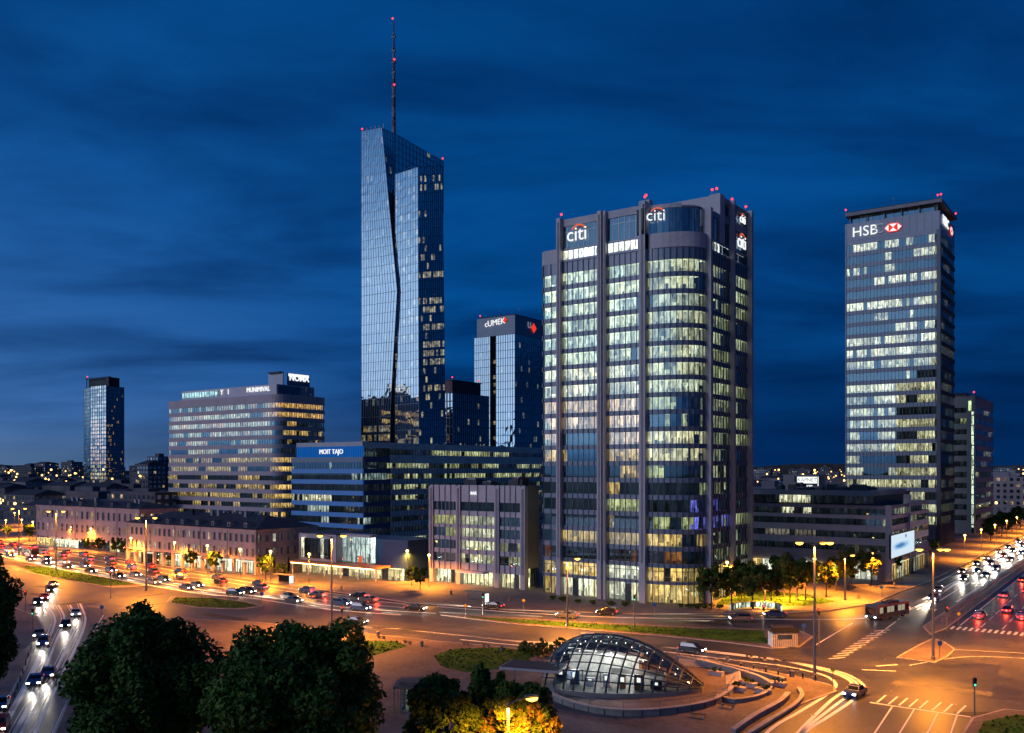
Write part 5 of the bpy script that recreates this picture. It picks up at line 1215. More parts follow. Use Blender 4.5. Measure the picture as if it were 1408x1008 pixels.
mast(201, 812, 713, 2, 'twin-headed street lamp on the strip of grass before the arcaded building')
mast(77, 786, 704, 2, 'twin-headed street lamp before the town house at the left')
mast(26, 764, 700, 2, 'twin-headed street lamp near the left edge, behind the left tree')
mast(-60, 790, 690, 2, 'added twin-headed street lamp lighting the road from beyond the left edge of the view')  # unseen lamp, added to brighten the road on the left
mast(1500, 900, 745, 2, 'added twin-headed street lamp lighting the road from beyond the right edge of the view')  # also unseen, added to light the junction from the right
mast(780, 862, 770, 1, 'slim single-headed street lamp on the grass median behind the glass dome')
l7 = mast(699, 1140, 966, 1, 'short street lamp shining into the yellow-lit tree')
mast(1052, 833, 798, 1, 'short park lamp added out of sight to light the trees nearest the rounded tower'); mast(1096, 826, 790, 1, 'short park lamp added out of sight to turn the middle trees golden')  # hidden lamps added so the dark foliage glows golden
lp = mast(1162, 826, 765, 1, 'slim park lamp among the trees by the avenue')
x, y = at(273, 82); pk = thing('street_lamp', 'low park lamp glowing between the two big foreground trees', 'street lamp', (0, 0, 0)); make_mast(7.4, 1, pk); pk.location = (x, y, 0.1)
for c_ in pk.children:
    if c_.type == 'LIGHT': c_.data = lamp_light(9000, col=(1.0, 0.55, 0.12))
# small lamps far along the streets, and added ones before the arcaded front
emit('lamp_sodium_small', (1.0, 0.55, 0.16), 9.0)
small = thing('street_lamp', 'tiny glowing lamp far along a street', 'street lamp', (0, 0, 0), 'small lamps far along the streets')
mb = MB(); mb.tube([(0, 0, 0), (0, 0, 8)], [0.10, 0.07], 'mast_paint', 6); mb.build('pole', small)
mb = MB(); mb.tube([(0, 0, 7.75), (0, 0, 7.95), (0, 0, 8.25), (0, 0, 8.4)], [0.14, 0.36, 0.36, 0.14], 'lamp_sodium_small', 8); mb.build('lens', small)
SMALL = lamp_light(36000, size=165)
lo = D.objects.new('lamp_light', SMALL); COL.objects.link(lo); lo.parent = small; lo.location = (0, 0, 7.7)
spots = []
for px, pb in ((8, 742), (30, 741), (45, 745), (62, 748), (98, 755), (125, 758), (210, 768), (-20, 748), (-50, 740), (20, 728), (60, 732), (36, 722), (88, 737), (180, 776), (240, 784), (285, 790), (330, 797), (372, 801), (425, 806)): spots.append(G(px, pb))  # the last few are added to throw golden pools on the arcaded front
for k in range(14): spots.append((-51.5, 330 + 34 * k))
for k in range(12): spots.append((-31 + 14, 330 + 40 * k))
spots += [G(1000, 822), G(1068, 820), G(1120, 815), G(1200, 806), G(590, 808), G(560, 800)]
for k, p in enumerate(spots):
    o = small if k == 0 else copy_tree(small); o.location = (p[0], p[1], 0.12)

# ================================================================ TREES
def leaf_crown(seed, rx, ry, z0, z1, nblob, nleaf, size, mats, hollow=0.5, flat=0.0):
    rr = np.random.default_rng(seed)
    cz = (z0 + z1) / 2; rz = (z1 - z0) / 2
    d = rr.normal(size=(nblob, 3)); d /= np.linalg.norm(d, axis=1)[:, None]
    rad = (hollow + (1 - hollow) * rr.random(nblob) ** 0.5) * 0.84
    lump = 1 + 0.22 * np.sin(d[:, 0] * 5 + seed) * np.cos(d[:, 1] * 4 + seed * 2) + 0.13 * rr.normal(size=nblob)
    C = d * (rad * np.clip(lump, 0.72, 1.16))[:, None]
    lump = np.clip(lump, 0.74, 1.18); br = rr.uniform(0.09, 0.25, nblob)
    w = br ** 2; idx = rr.choice(nblob, nleaf, p=w / w.sum())
    e = rr.normal(size=(nleaf, 3)); e /= np.linalg.norm(e, axis=1)[:, None]
    P = C[idx] + e * (br[idx] * (0.45 + 0.62 * rr.random(nleaf) ** 0.6))[:, None]
    P = P * np.array([rx, ry, rz]) + np.array([0, 0, cz])
    P[:, 2] = np.where(P[:, 2] < z0 * 0.8, z0 * 0.8 + rr.random(nleaf) * 0.8, P[:, 2])
    n = e + rr.normal(size=(nleaf, 3)) * 0.8 + np.array([0, 0, 0.5]); n /= np.linalg.norm(n, axis=1)[:, None]
    t = np.cross(n, rr.normal(size=(nleaf, 3))); t /= np.linalg.norm(t, axis=1)[:, None]; b_ = np.cross(n, t)
    s_ = (size * rr.uniform(0.45, 1.55, nleaf))[:, None]
    V = np.stack([P - t * s_, P + b_ * s_ * 0.55, P + t * s_, P - b_ * s_ * 0.55], 1).reshape(-1, 3)
    me = D.meshes.new('crown')
    me.vertices.add(len(V)); me.vertices.foreach_set('co', V.ravel().astype(np.float32))
    me.loops.add(nleaf * 4); me.loops.foreach_set('vertex_index', np.arange(nleaf * 4, dtype=np.int32))
    me.polygons.add(nleaf); me.polygons.foreach_set('loop_start', np.arange(0, nleaf * 4, 4, dtype=np.int32)); me.polygons.foreach_set('loop_total', np.full(nleaf, 4, np.int32))
    for m_ in mats: me.materials.append(M[m_])
    bm_ = rr.integers(0, len(mats), nblob); mi = np.where(rr.random(nleaf) < 0.75, bm_[idx], rr.integers(0, len(mats), nleaf)).astype(np.int32)
    me.polygons.foreach_set('material_index', mi); me.update(calc_edges=True); me.validate()
    return me
def tree(name, label, x, y, h, rx, ry, zb, seed, nleaf, size, mats, nblob=90, group=None, trunk_r=0.35):
    rr = random.Random(seed)
    root = thing(name, label, 'tree', (x, y, 0.1), group)
    mb = MB(); top = zb + (h - zb) * 0.55
    mb.v = []
    tr = MB(); ox, oy = x, y
    tr.tube([(ox, oy, 0.05), (ox + 0.1, oy, zb * 0.6), (ox - 0.1, oy + 0.1, zb + 1), (ox + 0.2, oy, top)], [trunk_r, trunk_r * 0.75, trunk_r * 0.6, trunk_r * 0.2], 'bark', 8)
    for k in range(9):
        a = rr.uniform(0, 6.28); z = zb + (top - zb) * rr.uniform(-0.1, 0.7); ln = rr.uniform(0.5, 0.85)
        tr.tube([(ox, oy, z), (ox + math.cos(a) * rx * ln * 0.5, oy + math.sin(a) * ry * ln * 0.5, z + (h - z) * 0.25), (ox + math.cos(a) * rx * ln, oy + math.sin(a) * ry * ln, z + (h - z) * rr.uniform(0.3, 0.6))], [trunk_r * 0.45, trunk_r * 0.25, trunk_r * 0.06], 'bark', 5)
    tr.build('trunk', root)
    me = leaf_crown(seed, rx, ry, zb, h, nblob, nleaf, size, mats)
    o = D.objects.new('crown', me); COL.objects.link(o); o.parent = root
    return root
DK = ['leaf_dark', 'leaf_dark', 'leaf_light']
def big(px, d, ptop, wpx, label, seed, n, zb=3.5, mats=DK, name='broadleaf_tree', size=0.30, depthk=0.9, nb=150):
    x, y = at(px, d); h = CAMH - (ptop - HY) / FPX * d; r = wpx / 2 / FPX * d
    return tree(name, label, x, y, h, r, r * depthk, zb, seed, n, size, mats, nb)
big(203, 80, 832, 205, 'large dark tree in the foreground, the left one of the pair', 101, 78000, size=0.21, nb=230)
big(405, 76, 852, 268, 'widest dark tree in the foreground, right of the other big tree', 102, 110000, size=0.21, nb=260)
big(-32, 112, 748, 118, 'dark tree cut by the left edge beside the curved road', 103, 40000, size=0.24)
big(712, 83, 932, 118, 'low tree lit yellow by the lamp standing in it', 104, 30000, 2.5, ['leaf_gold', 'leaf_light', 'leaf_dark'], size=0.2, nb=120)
big(612, 84, 928, 120, 'dark loose tree left of the yellow-lit tree', 105, 22000, 2.5, DK, size=0.2, nb=110)
big(668, 90, 918, 70, 'small dark tree behind the yellow-lit tree', 106, 8000, 2.5, DK, size=0.26, nb=50)
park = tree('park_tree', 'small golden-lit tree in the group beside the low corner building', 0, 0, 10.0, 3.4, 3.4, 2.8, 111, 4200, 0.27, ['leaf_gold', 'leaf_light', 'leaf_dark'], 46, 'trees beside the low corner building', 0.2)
pts = [(978, 838), (1006, 836), (1035, 838), (1060, 836), (1086, 830), (1108, 826), (1136, 822), (1170, 812), (1020, 824), (1078, 822), (1198, 806), (1150, 814)]
for k, p in enumerate(pts):
    o = park if k == 0 else copy_tree(park); c = G(*p); o.location = (c[0], c[1], 0.1); o.rotation_euler = (0, 0, k * 1.9); s_ = (1.0, 0.9, 1.08, 0.95, 1.1)[k % 5]; o.scale = (s_, s_, s_)
ave = tree('avenue_tree', 'round dark tree in the row along the far avenue', 0, 0, 9.5, 3.6, 3.6, 2.6, 121, 3200, 0.32, DK, 40, 'trees along the far avenue', 0.2)
P2 = [(-56 - (k % 2) * 3, 420 + 17 * k) for k in range(20)] + [(-16, 420 + 24 * k) for k in range(12)]
for k, p in enumerate(P2):
    o = ave if k == 0 else copy_tree(ave); o.location = (p[0], p[1], 0.1); o.rotation_euler = (0, 0, k * 2.3); s_ = 0.85 + 0.1 * (k % 4); o.scale = (s_, s_, s_)
st = tree('street_tree', 'small dark street tree before the buildings on the left', 0, 0, 6.5, 2.3, 2.3, 2.0, 131, 2200, 0.24, DK, 30, 'small street trees on the left', 0.14)
P3 = [G(*p) for p in ((118, 759), (136, 762), (160, 765), (176, 770), (230, 778), (262, 784), (296, 789), (365, 799), (386, 801), (10, 741), (-6, 738), (40, 745), (566, 806), (578, 812), (560, 796), (1225, 796), (1252, 786), (1270, 776), (1285, 768))]
for k, p in enumerate(P3):
    o = st if k == 0 else copy_tree(st); o.location = (p[0], p[1], 0.12); o.rotation_euler = (0, 0, k * 1.7); s_ = 0.8 + 0.12 * (k % 4); o.scale = (s_, s_, s_)
def shrub(x, y, h, r, seed, mats, label, group):
    root = thing('shrub', label, 'shrub', (x, y, 0.13), group)
    me = leaf_crown(seed, r, r, 0.15, h, 22, 900, 0.14, mats); o = D.objects.new('foliage', me); COL.objects.link(o); o.parent = root
    mb = MB()
    for k in range(4): mb.tube([(x, y, 0.13), (x + math.cos(k * 1.6) * r * 0.4, y + math.sin(k * 1.6) * r * 0.4, 0.13 + h * 0.6)], [0.04, 0.015], 'bark', 5)
    mb.build('stem', root); return root
sh = shrub(0, 0, 1.5, 1.1, 141, ['leaf_light', 'leaf_gold'], 'low leafy shrub in the bed beside the glass dome', 'shrubs beside the glass dome')
for k, p in enumerate([(718, 893), (728, 896), (738, 899), (746, 894), (752, 902), (760, 897), (741, 905), (730, 903), (770, 893), (722, 900)]):
    o = sh if k == 0 else copy_tree(sh); c = G(*p); o.location = (c[0], c[1], 0.13); o.rotation_euler = (0, 0, k); s_ = 0.7 + 0.12 * (k % 5); o.scale = (s_, s_, s_ * 1.2)
sh2 = shrub(0, 0, 1.2, 1.0, 142, DK, 'clipped dark shrub at the foot of the rounded tower', 'shrubs at the foot of the rounded tower')
for k, p in enumerate([(936, 836), (948, 837), (958, 838), (968, 838), (978, 836), (990, 838), (760, 826), (775, 828), (795, 830), (815, 832), (840, 834), (860, 835)]):
    o = sh2 if k == 0 else copy_tree(sh2); c = G(*p); o.location = (c[0], c[1], 0.13); s_ = 0.8 + 0.1 * (k % 4); o.scale = (s_, s_, s_); o.rotation_euler = (0, 0, k)

# ================================================================ GLASS DOME
def dome():
    A = Vector((*at(4, 131.5), 0)) if False else None
    ax0 = G(752, 934); ax1 = G(968, 951)
    dx, dy = ax1[0] - ax0[0], ax1[1] - ax0[1]; L = math.hypot(dx, dy); u = (dx / L, dy / L); v = (-u[1], u[0])
    root = thing('glass_dome', 'shell-shaped glass dome with dark ribs, lit white from inside, on the plaza', 'glass dome', (ax0[0], ax0[1], 0.13))
    rn = random.Random(17)
    def prof(s): return max(0, 1 - ((0.36 - s) / 0.36) ** 2.5) ** 0.42 if s < 0.36 else max(0.0, 1 - ((s - 0.36) / 0.64) ** 1.8)
    def pt(s, a, k=1.0):
        p = prof(s); wv = 8.0 * (0.12 + 0.88 * p ** 0.8) * k; hz = 6.0 * p * k
        sh_ = 0.9 * math.sin(a) * p
        lx = s * L + sh_; ly = -math.cos(a) * wv
        return (ax0[0] + u[0] * lx + v[0] * ly, ax0[1] + u[1] * lx + v[1] * ly, 0.75 + hz * math.sin(a) ** 0.9)
    NS, NA = 30, 16
    mb = MB(); idx = [[mb.vert(pt(0.01 + 0.985 * i / NS, math.pi * j / NA)) for j in range(NA + 1)] for i in range(NS + 1)]
    for i in range(NS):
        for j in range(NA): mb.face((idx[i][j], idx[i + 1][j], idx[i + 1][j + 1], idx[i][j + 1]), 'dome_glass')
    mb.build('glass_shell', root)
    for i in range(2, NS, 2):
        s_ = 0.01 + 0.985 * i / NS; mb = MB(); mb.tube([pt(s_, math.pi * j / 20, 1.005) for j in range(21)], 0.13, 'dome_rib', 6); mb.build('rib', root)
    for j in range(1, 16):
        if j in (8,): continue
        mb = MB(); mb.tube([pt(0.03 + 0.955 * i / 26, math.pi * j / 16, 1.003) for i in range(27)], 0.085, 'dome_rib', 5); mb.build('purlin', root)
    mb = MB(); mb.tube([pt(0.02 + 0.97 * i / 30, math.pi / 2, 1.01) for i in range(31)], 0.22, 'dome_rib', 6); mb.build('ridge', root)
    # ridge panels: solid blue-grey sheets along the spine
    mb = MB()
    g = [[mb.vert(pt(0.06 + 0.85 * i / 24, a, 1.012)) for a in (math.pi * 0.52, math.pi * 0.60)] for i in range(25)]
    for i in range(24): mb.face((g[i][0], g[i + 1][0], g[i + 1][1], g[i][1]), 'blue_dark')
    mb.build('spine_panel', root)
    # plinth and what stands inside
    ring = [pt(0.005 + 0.99 * i / 40, 0, 1.06)[:2] for i in range(41)] + [pt(0.995 - 0.99 * i / 40, math.pi, 1.06)[:2] for i in range(41)]
    mb = MB(); mb.prism(ccw(ring), 0.12, 0.72, 'concrete', 'dome_floor'); mb.build('plinth', root)
    def loc(s_, t): return (ax0[0] + u[0] * s_ * L + v[0] * t, ax0[1] + u[1] * s_ * L + v[1] * t)
    mb = MB(); mb.obox(loc(0.36, 2.6), u, 5.0, 1.2, 0.74, 3.6, 'dome_wall'); mb.obox(loc(0.36, 2.6), u, 5.2, 1.4, 3.6, 3.85, 'white_panel'); mb.build('lift_hall', root)
    mb = MB(); mb.obox(loc(0.60, 0.3), u, 3.6, 1.6, 0.74, 1.9, 'dome_wall'); mb.obox(loc(0.60, -1.2), u, 3.6, 0.08, 1.9, 2.6, 'steel'); mb.build('stair_well', root)
    for k in range(6):
        mb = MB(); c = loc(0.16 + 0.11 * k, -3.2 + 0.4 * k); mb.tube([(c[0], c[1], 0.74), (c[0], c[1], 2.6 - 0.2 * k)], 0.12, 'steel', 6); mb.build('column', root)
    for k in range(5):
        mb = MB(); c = loc(0.18 + 0.11 * k, 0.3); mb.obox(c, u, 0.9, 0.12, 4.6 - 0.25 * k, 4.7 - 0.25 * k, 'strip_white'); mb.build('ceiling_lamp', root)
    for i in range(4, NS - 3, 3):
        for a in (0.30, 0.42, 0.62, 0.74):
            q = pt(0.01 + 0.985 * i / NS, math.pi * a, 0.97); mb = MB(); mb.tube([(q[0], q[1], q[2] - 0.26), (q[0], q[1], q[2] - 0.16), (q[0], q[1], q[2] - 0.02)], [0.04, 0.08, 0.03], 'lamp_white', 6); mb.build('ceiling_spot', root)
    for k in range(7):
        c = loc(0.14 + 0.10 * k, rn.uniform(-4.8, -2.2)); hh = rn.uniform(1.0, 2.3); mb = MB(); mb.obox(c, u, rn.uniform(0.3, 0.9), 0.3, 0.74, 0.74 + hh, rn.choice(('dark', 'orange_panel', 'blue_dark', 'white_panel'))); mb.obox(c, u, 0.25, 0.32, 0.9 + hh * 0.4, 0.74 + hh * 0.85, 'strip_white'); mb.build('ticket_machine', root)
    DL = D.lights.new('dome_light', 'POINT'); DL.energy = 420; DL.color = (1.0, 0.97, 0.88); DL.shadow_soft_size = 0.6
    for s_, t, z in ((0.22, -2.5, 3.6), (0.40, -2.8, 4.2), (0.58, -2.0, 3.2), (0.40, 0.6, 4.6)):
        o = D.objects.new('dome_light', DL); COL.objects.link(o); o.parent = root; c = loc(s_, t); o.location = Vector((c[0], c[1], z)) - root.location
    # outer retaining wall, curved
    rw = thing('retaining_wall', 'low curved stone retaining wall wrapping the glass dome', 'wall', (*G(850, 985), 0.13))
    mb = MB(); P = catmull(gp([(752, 958), (775, 970), (820, 982), (870, 986), (930, 982), (975, 973), (1000, 960), (1012, 945)]), 1.0)
    band(mb, P, 0.12, 0.85, 0.2, 0.2, 'concrete')
    for k in range(0, len(P), 2): mb.obox(offset(P, 0.22)[k], (1, 0), 0.04, 0.04, 0.12, 0.85, 'dark')
    mb.build('wall', rw)
    mb = MB(); band(mb, P, 0.85, 0.97, 0.3, 0.3, 'kerb_stone'); mb.build('coping', rw)
    for k in range(0, len(P), 4):
        mb = MB(); mb.tube([(P[k][0], P[k][1], 0.97), (P[k][0], P[k][1], 1.8)], 0.035, 'steel', 5); mb.build('rail_post', rw)
    mb = MB(); mb.tube([(p[0], p[1], 1.8) for p in P], 0.04, 'steel', 5); mb.build('handrail', rw)
    # entrance canopy on the left end
    ec = thing('entrance_canopy', 'flat grey canopy at the left end of the glass dome', 'canopy', (*G(742, 950), 0.13))
    c = G(735, 948); mb = MB(); mb.obox((c[0], c[1]), u, 4.2, 2.6, 3.0, 3.3, 'stone'); mb.obox((c[0], c[1]), u, 4.0, 2.4, 3.3, 3.36, 'roof_dark'); mb.build('roof', ec)
    for a, b_ in ((-3.6, -2.2), (3.6, -2.2), (-3.6, 2.2), (3.6, 2.2)):
        mb = MB(); q = (c[0] + u[0] * a + v[0] * b_, c[1] + u[1] * a + v[1] * b_); mb.tube([(*q, 0.13), (*q, 3.0)], 0.1, 'steel', 6); mb.build('column', ec)
glass_material('dome_glass', 1.45, (0.86, 0.90, 0.90), 0.06)
solid('dome_rib', (0.030, 0.034, 0.050), 0.5, var=0.1); solid('dome_wall', (0.55, 0.55, 0.52), 0.6, var=0.4, scale=1.2); solid('dome_floor', (0.14, 0.14, 0.14), 0.6, var=0.35, scale=1.0)
dome()
# terraces, stairs and low walls on the right of the dome
def low_wall(L, h, t, label, mat='concrete', cap='kerb_stone', posts=False):
    P = catmull(gp(L), 1.2); c = P[len(P) // 2]; root = thing('low_wall', label, 'wall', (c[0], c[1], 0.13))
    mb = MB(); band(mb, P, 0.12, h, t, t, mat); mb.build('wall', root)
    mb = MB(); band(mb, P, h, h + 0.1, t + 0.07, t + 0.07, cap); mb.build('coping', root)
    if posts:
        for k in range(0, len(P), 2):
            mb = MB(); mb.tube([(*P[k], h + 0.1), (*P[k], h + 0.95)], 0.03, 'steel', 5); mb.build('rail_post', root)
        mb = MB(); mb.tube([(p[0], p[1], h + 0.95) for p in P], 0.035, 'steel', 5); mb.build('handrail', root)
low_wall([(1008, 1012), (1040, 990), (1072, 972), (1084, 960)], 0.75, 0.28, 'pale block wall curving along the lower edge of the plaza')
low_wall([(1022, 1018), (1060, 994), (1094, 972), (1103, 960), (1098, 950)], 0.45, 0.2, 'outermost thin kerb wall curving along the lower edge of the plaza')
low_wall([(958, 916), (985, 922), (1015, 930), (1045, 940), (1062, 950)], 1.0, 0.2, 'railed wall behind the terrace right of the dome', posts=True)
low_wall([(930, 908), (965, 913), (1005, 921), (1045, 931), (1080, 940)], 0.7, 0.25, 'long straight wall along the ring road behind the terrace', posts=True)
low_wall([(985, 962), (1010, 968), (1045, 962), (1060, 950)], 0.6, 0.2, 'short curved wall in front of the terrace steps', posts=True)
def steps(px, py, n, label, rot=0.0):
    x, y = G(px, py); root = thing('stone_steps', label, 'steps', (x, y, 0.13))
    for k in range(n):
        mb = MB(); mb.obox((x + 0.34 * k * math.cos(rot), y + 0.34 * k * math.sin(rot)), (-math.sin(rot), math.cos(rot)), 3.0, 0.18, 0.13, 0.13 + 0.15 * (k + 1), 'kerb_stone'); mb.build('step', root)
steps(1000, 938, 6, 'flight of stone steps at the right end of the dome', 0.4)
steps(960, 918, 5, 'flight of stone steps behind the dome', 1.9)
def planter(px, py, label):
    x, y = G(px, py); root = thing('planter', label, 'planter', (x, y, 0.13), 'planters on the dome terrace')
    mb = MB(); mb.box(x - 1.0, x + 1.0, y - 0.5, y + 0.5, 0.13, 0.7, 'stone'); mb.box(x - 1.08, x + 1.08, y - 0.58, y + 0.58, 0.7, 0.78, 'kerb_stone'); mb.build('trough', root)
    me = leaf_crown(px, 0.9, 0.45, 0.6, 1.3, 12, 260, 0.13, DK); o = D.objects.new('foliage', me); COL.objects.link(o); o.parent = root
for px, py in ((1030, 946), (1050, 955), (1015, 952), (985, 930), (1070, 945)): planter(px, py, 'stone planter with dark plants on the terrace right of the dome')
def bench(px, py, a):
    x, y = G(px, py); ax = (math.cos(a), math.sin(a)); root = thing('bench', 'low plain bench on the plaza', 'bench', (x, y, 0.13), 'benches on the plaza')
    mb = MB(); mb.obox((x, y), ax, 0.95, 0.25, 0.52, 0.6, 'bark'); mb.build('seat', root)
    for s_ in (-0.7, 0.7):
        mb = MB(); mb.obox((x + ax[0] * s_, y + ax[1] * s_), ax, 0.08, 0.22, 0.13, 0.52, 'kerb_stone'); mb.build('leg', root)
for k, p in enumerate([(1030, 905), (1048, 908), (1070, 914), (640, 888), (668, 891), (560, 886), (524, 879), (1000, 975), (960, 988), (1090, 925)]): bench(*p, 2.4 + 0.1 * k)

# ================================================================ STREET FURNITURE
def kiosk():
    x0, y0 = G(1062, 891); root = thing('kiosk', 'white ribbed kiosk with a dark roof on the end of the grass median', 'kiosk', (x0, y0, 0.13))
    ex = (CA, SA); ey = (-SA, CA); ww = 4.2
    def q(a, b_): return (x0 + ex[0] * a + ey[0] * b_, y0 + ex[1] * a + ey[1] * b_)
    c = q(ww / 2, 1.3); mb = MB(); mb.obox(c, ex, ww / 2, 1.3, 0.13, 2.6, 'white_panel')
    for k in range(12): mb.obox(q(0.2 + k * 0.345, -0.04), ex, 0.06, 0.05, 0.2, 2.5, 'steel')
    mb.build('wall', root)
    mb = MB(); mb.obox(c, ex, ww / 2 + 0.25, 1.6, 2.6, 3.3, 'dark'); mb.obox(c, ex, ww / 2 - 0.3, 1.0, 3.3, 3.5, 'roof_dark'); mb.build('roof', root)
    mb = MB(); mb.obox(q(ww + 0.03, 1.3), ey, 0.9, 0.04, 0.4, 2.2, 'orange_panel'); mb.build('poster', root)
    mb = MB(); mb.obox(q(ww * 0.5, -0.06), ex, 1.2, 0.03, 1.5, 2.2, 'blue_dark'); mb.build('window', root)
kiosk()
def glass_kiosk():
    d = 112; x0, y0 = at(548, d); root = thing('glass_kiosk', 'small glass kiosk under a pinkish flat roof, left of the dark lawn', 'kiosk', (x0, y0, 0.13))
    ex = (CA, SA); ey = (-SA, CA)
    def q(a, b_): return (x0 + ex[0] * a + ey[0] * b_, y0 + ex[1] * a + ey[1] * b_)
    pl_ = [q(0.3, 0), q(4.2, 0)]; mb = MB(); window(mb, split(pl_, 7), 0.3, 3.0, runs(random.Random(5), 0.7, (0.65, 0.8, 0.5), 0.15, 0.6, 0.4), depth=2.4, inset=0.02, mull='mullion_pale', transom=True); mb.build('glazing', root)
    mb = MB(); window(mb, split([q(4.2, 0), q(4.2, 3.0)], 4), 0.3, 3.0, runs(random.Random(6), 0.5, WARM, 0.15, 0.5), depth=1.5, inset=0.02); mb.build('glazing', root)
    mb = MB(); mb.obox(q(2.3, 1.5), ex, 2.9, 2.2, 3.05, 3.35, 'paving_pink'); mb.obox(q(2.3, 1.5), ex, 2.2, 1.4, 3.35, 3.7, 'paving_pink'); mb.build('roof', root)
    mb = MB(); mb.obox(q(2.25, 1.6), ex, 2.1, 1.6, 0.12, 0.28, 'kerb_stone'); mb.build('plinth', root)
    for a, b_ in ((-0.5, -0.5), (4.9, -0.5), (-0.5, 3.4), (4.9, 3.4)):
        mb = MB(); mb.tube([(*q(a, b_), 0.13), (*q(a, b_), 3.05)], 0.07, 'steel', 6); mb.build('column', root)
glass_kiosk()
def lit_fence():
    P = catmull(gp([(1006, 841), (1020, 838), (1045, 837.5), (1066, 839), (1072, 843)]), 1.0)
    root = thing('glass_balustrade', 'glowing white curved balustrade under the trees right of the rounded tower', 'balustrade', (*P[len(P) // 2], 0.13))
    mb = MB(); window(mb, P, 0.3, 1.5, full(random.Random(3), (0.85, 0.95, 0.75), 0.5, 1.0, 0.1), depth=0.5, inset=0.0, clutter=True); mb.build('glazing', root)
    mb = MB(); band(mb, P, 1.5, 1.6, 0.1, 0.6, 'steel'); mb.build('handrail', root)
lit_fence()
def rooftop_board():
    d = 330; x, y = at(1104, d); z = zat(672, x, y); hw = 17 / FPX * d
    blk = thing('office_building', 'dark flat-roofed building behind the corner building, carrying a lit billboard', 'office building', (x, y, 0))
    mb = MB(); mb.box(x - 40, x + 30, y + 2, y + 30, 0, z - 1.5, 'far_wall'); mb.build('wall', blk); mb = MB(); mb.box(x - 40.3, x + 30.3, y + 1.7, y + 30.3, z - 1.5, z - 0.9, 'roof_dark'); mb.build('roof', blk)
    mb = MB(); mb.box(x - 12, x + 1, y + 14, y + 24, z - 0.9, z + 5, 'far_wall_pale'); mb.build('lift_house', blk)
    W = WinCount(blk, 20)
    for k in range(3): W.add(split([(x - 38, y + 1.6), (x + 28, y + 1.6)], 26), z - 4.4 - 4 * k, z - 2.6 - 4 * k, runs(random.Random(k), 0.2, WARM, 0.2, 0.5), depth=0.3, inset=-0.02)
    W.done(); rooftop_clutter(blk, x - 36, x + 26, y + 6, y + 12, z - 0.9, 12, 77)
    root = thing('billboard', 'small white lit billboard standing on the dark roof behind the corner building', 'billboard', (x, y + 4, z - 0.9))
    ex = (1, 0)
    mb = MB(); mb.box(x - hw, x + hw, y + 4, y + 4.3, z - 0.4, z + 4.6, 'dark'); mb.build('panel', root)
    mb = MB(); mb.box(x - hw * 0.75, x + hw * 0.85, y + 3.9, y + 3.98, z + 1.9, z + 4.3, 'strip_white'); mb.build('lit_panel', root)
    text('KAPNET', 1.9, (x + 0.3, y + 3.8, z + 3.1), FRONT, 'sign_dim_glow', root, depth=0.03); text('DEMSKER', 1.35, (x - 0.4, y + 3.8, z + 0.7), FRONT, 'sign_white', root, bold=0.05)
    mb = MB(); mb.box(x + hw * 0.92, x + hw * 0.98, y + 3.9, y + 3.98, z - 0.2, z + 4.4, 'strip_white'); mb.build('lit_edge', root)
    for s_ in (-0.8, 0, 0.8):
        mb = MB(); mb.tube([(x + hw * s_, y + 4.6, z - 0.9), (x + hw * s_, y + 4.5, z + 4.0)], 0.1, 'steel', 5); mb.build('strut', root)
rooftop_board()
def traffic_light(px, py, h, col, label, group):
    x, y = G(px, py); root = thing('traffic_light', label, 'traffic light', (x, y, 0.1), group)
    mb = MB(); mb.tube([(x, y, 0.1), (x, y, h)], [0.09, 0.07], 'mast_paint', 8); mb.build('pole', root)
    ax = (CA, SA); mb = MB(); mb.obox((x, y), ax, 0.19, 0.16, h - 1.05, h, 'dark'); hd = mb.build('signal_head', root)
    for k in range(3):
        mb = MB(); c = (x + SA * 0.17, y - CA * 0.17); z = h - 0.2 - 0.32 * k
        mb.obox(c, ax, 0.11, 0.02, z - 0.11, z + 0.11, ('sig_red' if k == 0 else 'dark' if k == 1 else 'sig_green') if (k == col) else 'dark'); mb.build('signal_lens', hd)
for k, p in enumerate([(152, 824), (45, 872), (35, 842), (1240, 800), (1302, 868), (1340, 984), (1126, 890), (664, 846), (470, 868), (872, 866), (1050, 866)]):
    traffic_light(*p, 4.6 if k % 3 else 6.5, 2 * (k % 2), 'slim traffic light post with a %s signal at the junction' % ('red', 'green')[k % 2], 'traffic lights with a %s signal' % ('red', 'green')[k % 2])
def bollard(px, py):
    x, y = G(px, py); root = thing('bollard', 'short dark bollard on the kerb of the plaza', 'bollard', (x, y, 0.13), 'bollards on the plaza kerb')
    mb = MB(); mb.tube([(x, y, 0.13), (x, y, 0.95)], [0.11, 0.09], 'dark', 8); mb.build('post', root); mb = MB(); mb.tube([(x, y, 0.95), (x, y, 1.05), (x, y, 1.1)], [0.12, 0.12, 0.05], 'kerb_stone', 8); mb.build('cap', root)
def road_sign(px, py, col, shape):
    x, y = G(px, py); root = thing('road_sign', 'small %s road sign on a thin post by the carriageway' % shape, 'road sign', (x, y, 0.1), 'small %s road signs' % shape)
    mb = MB(); mb.tube([(x, y, 0.1), (x, y, 2.9)], 0.05, 'steel', 6); mb.build('post', root)
    c = (x + SA * 0.08, y - CA * 0.08); mb = MB(); n = 14 if shape == 'round blue' else 4
    P = [(c[0] + CA * 0.4 * math.cos(2 * math.pi * k / n), c[1] + SA * 0.4 * math.cos(2 * math.pi * k / n), 2.5 + 0.4 * math.sin(2 * math.pi * k / n)) for k in range(n)]
    mb.face([mb.vert(p) for p in P], col); q = [(p[0] - SA * 0.03, p[1] + CA * 0.03, p[2]) for p in P]; mb.face([mb.vert(p) for p in q[::-1]], 'steel'); mb.build('plate', root)
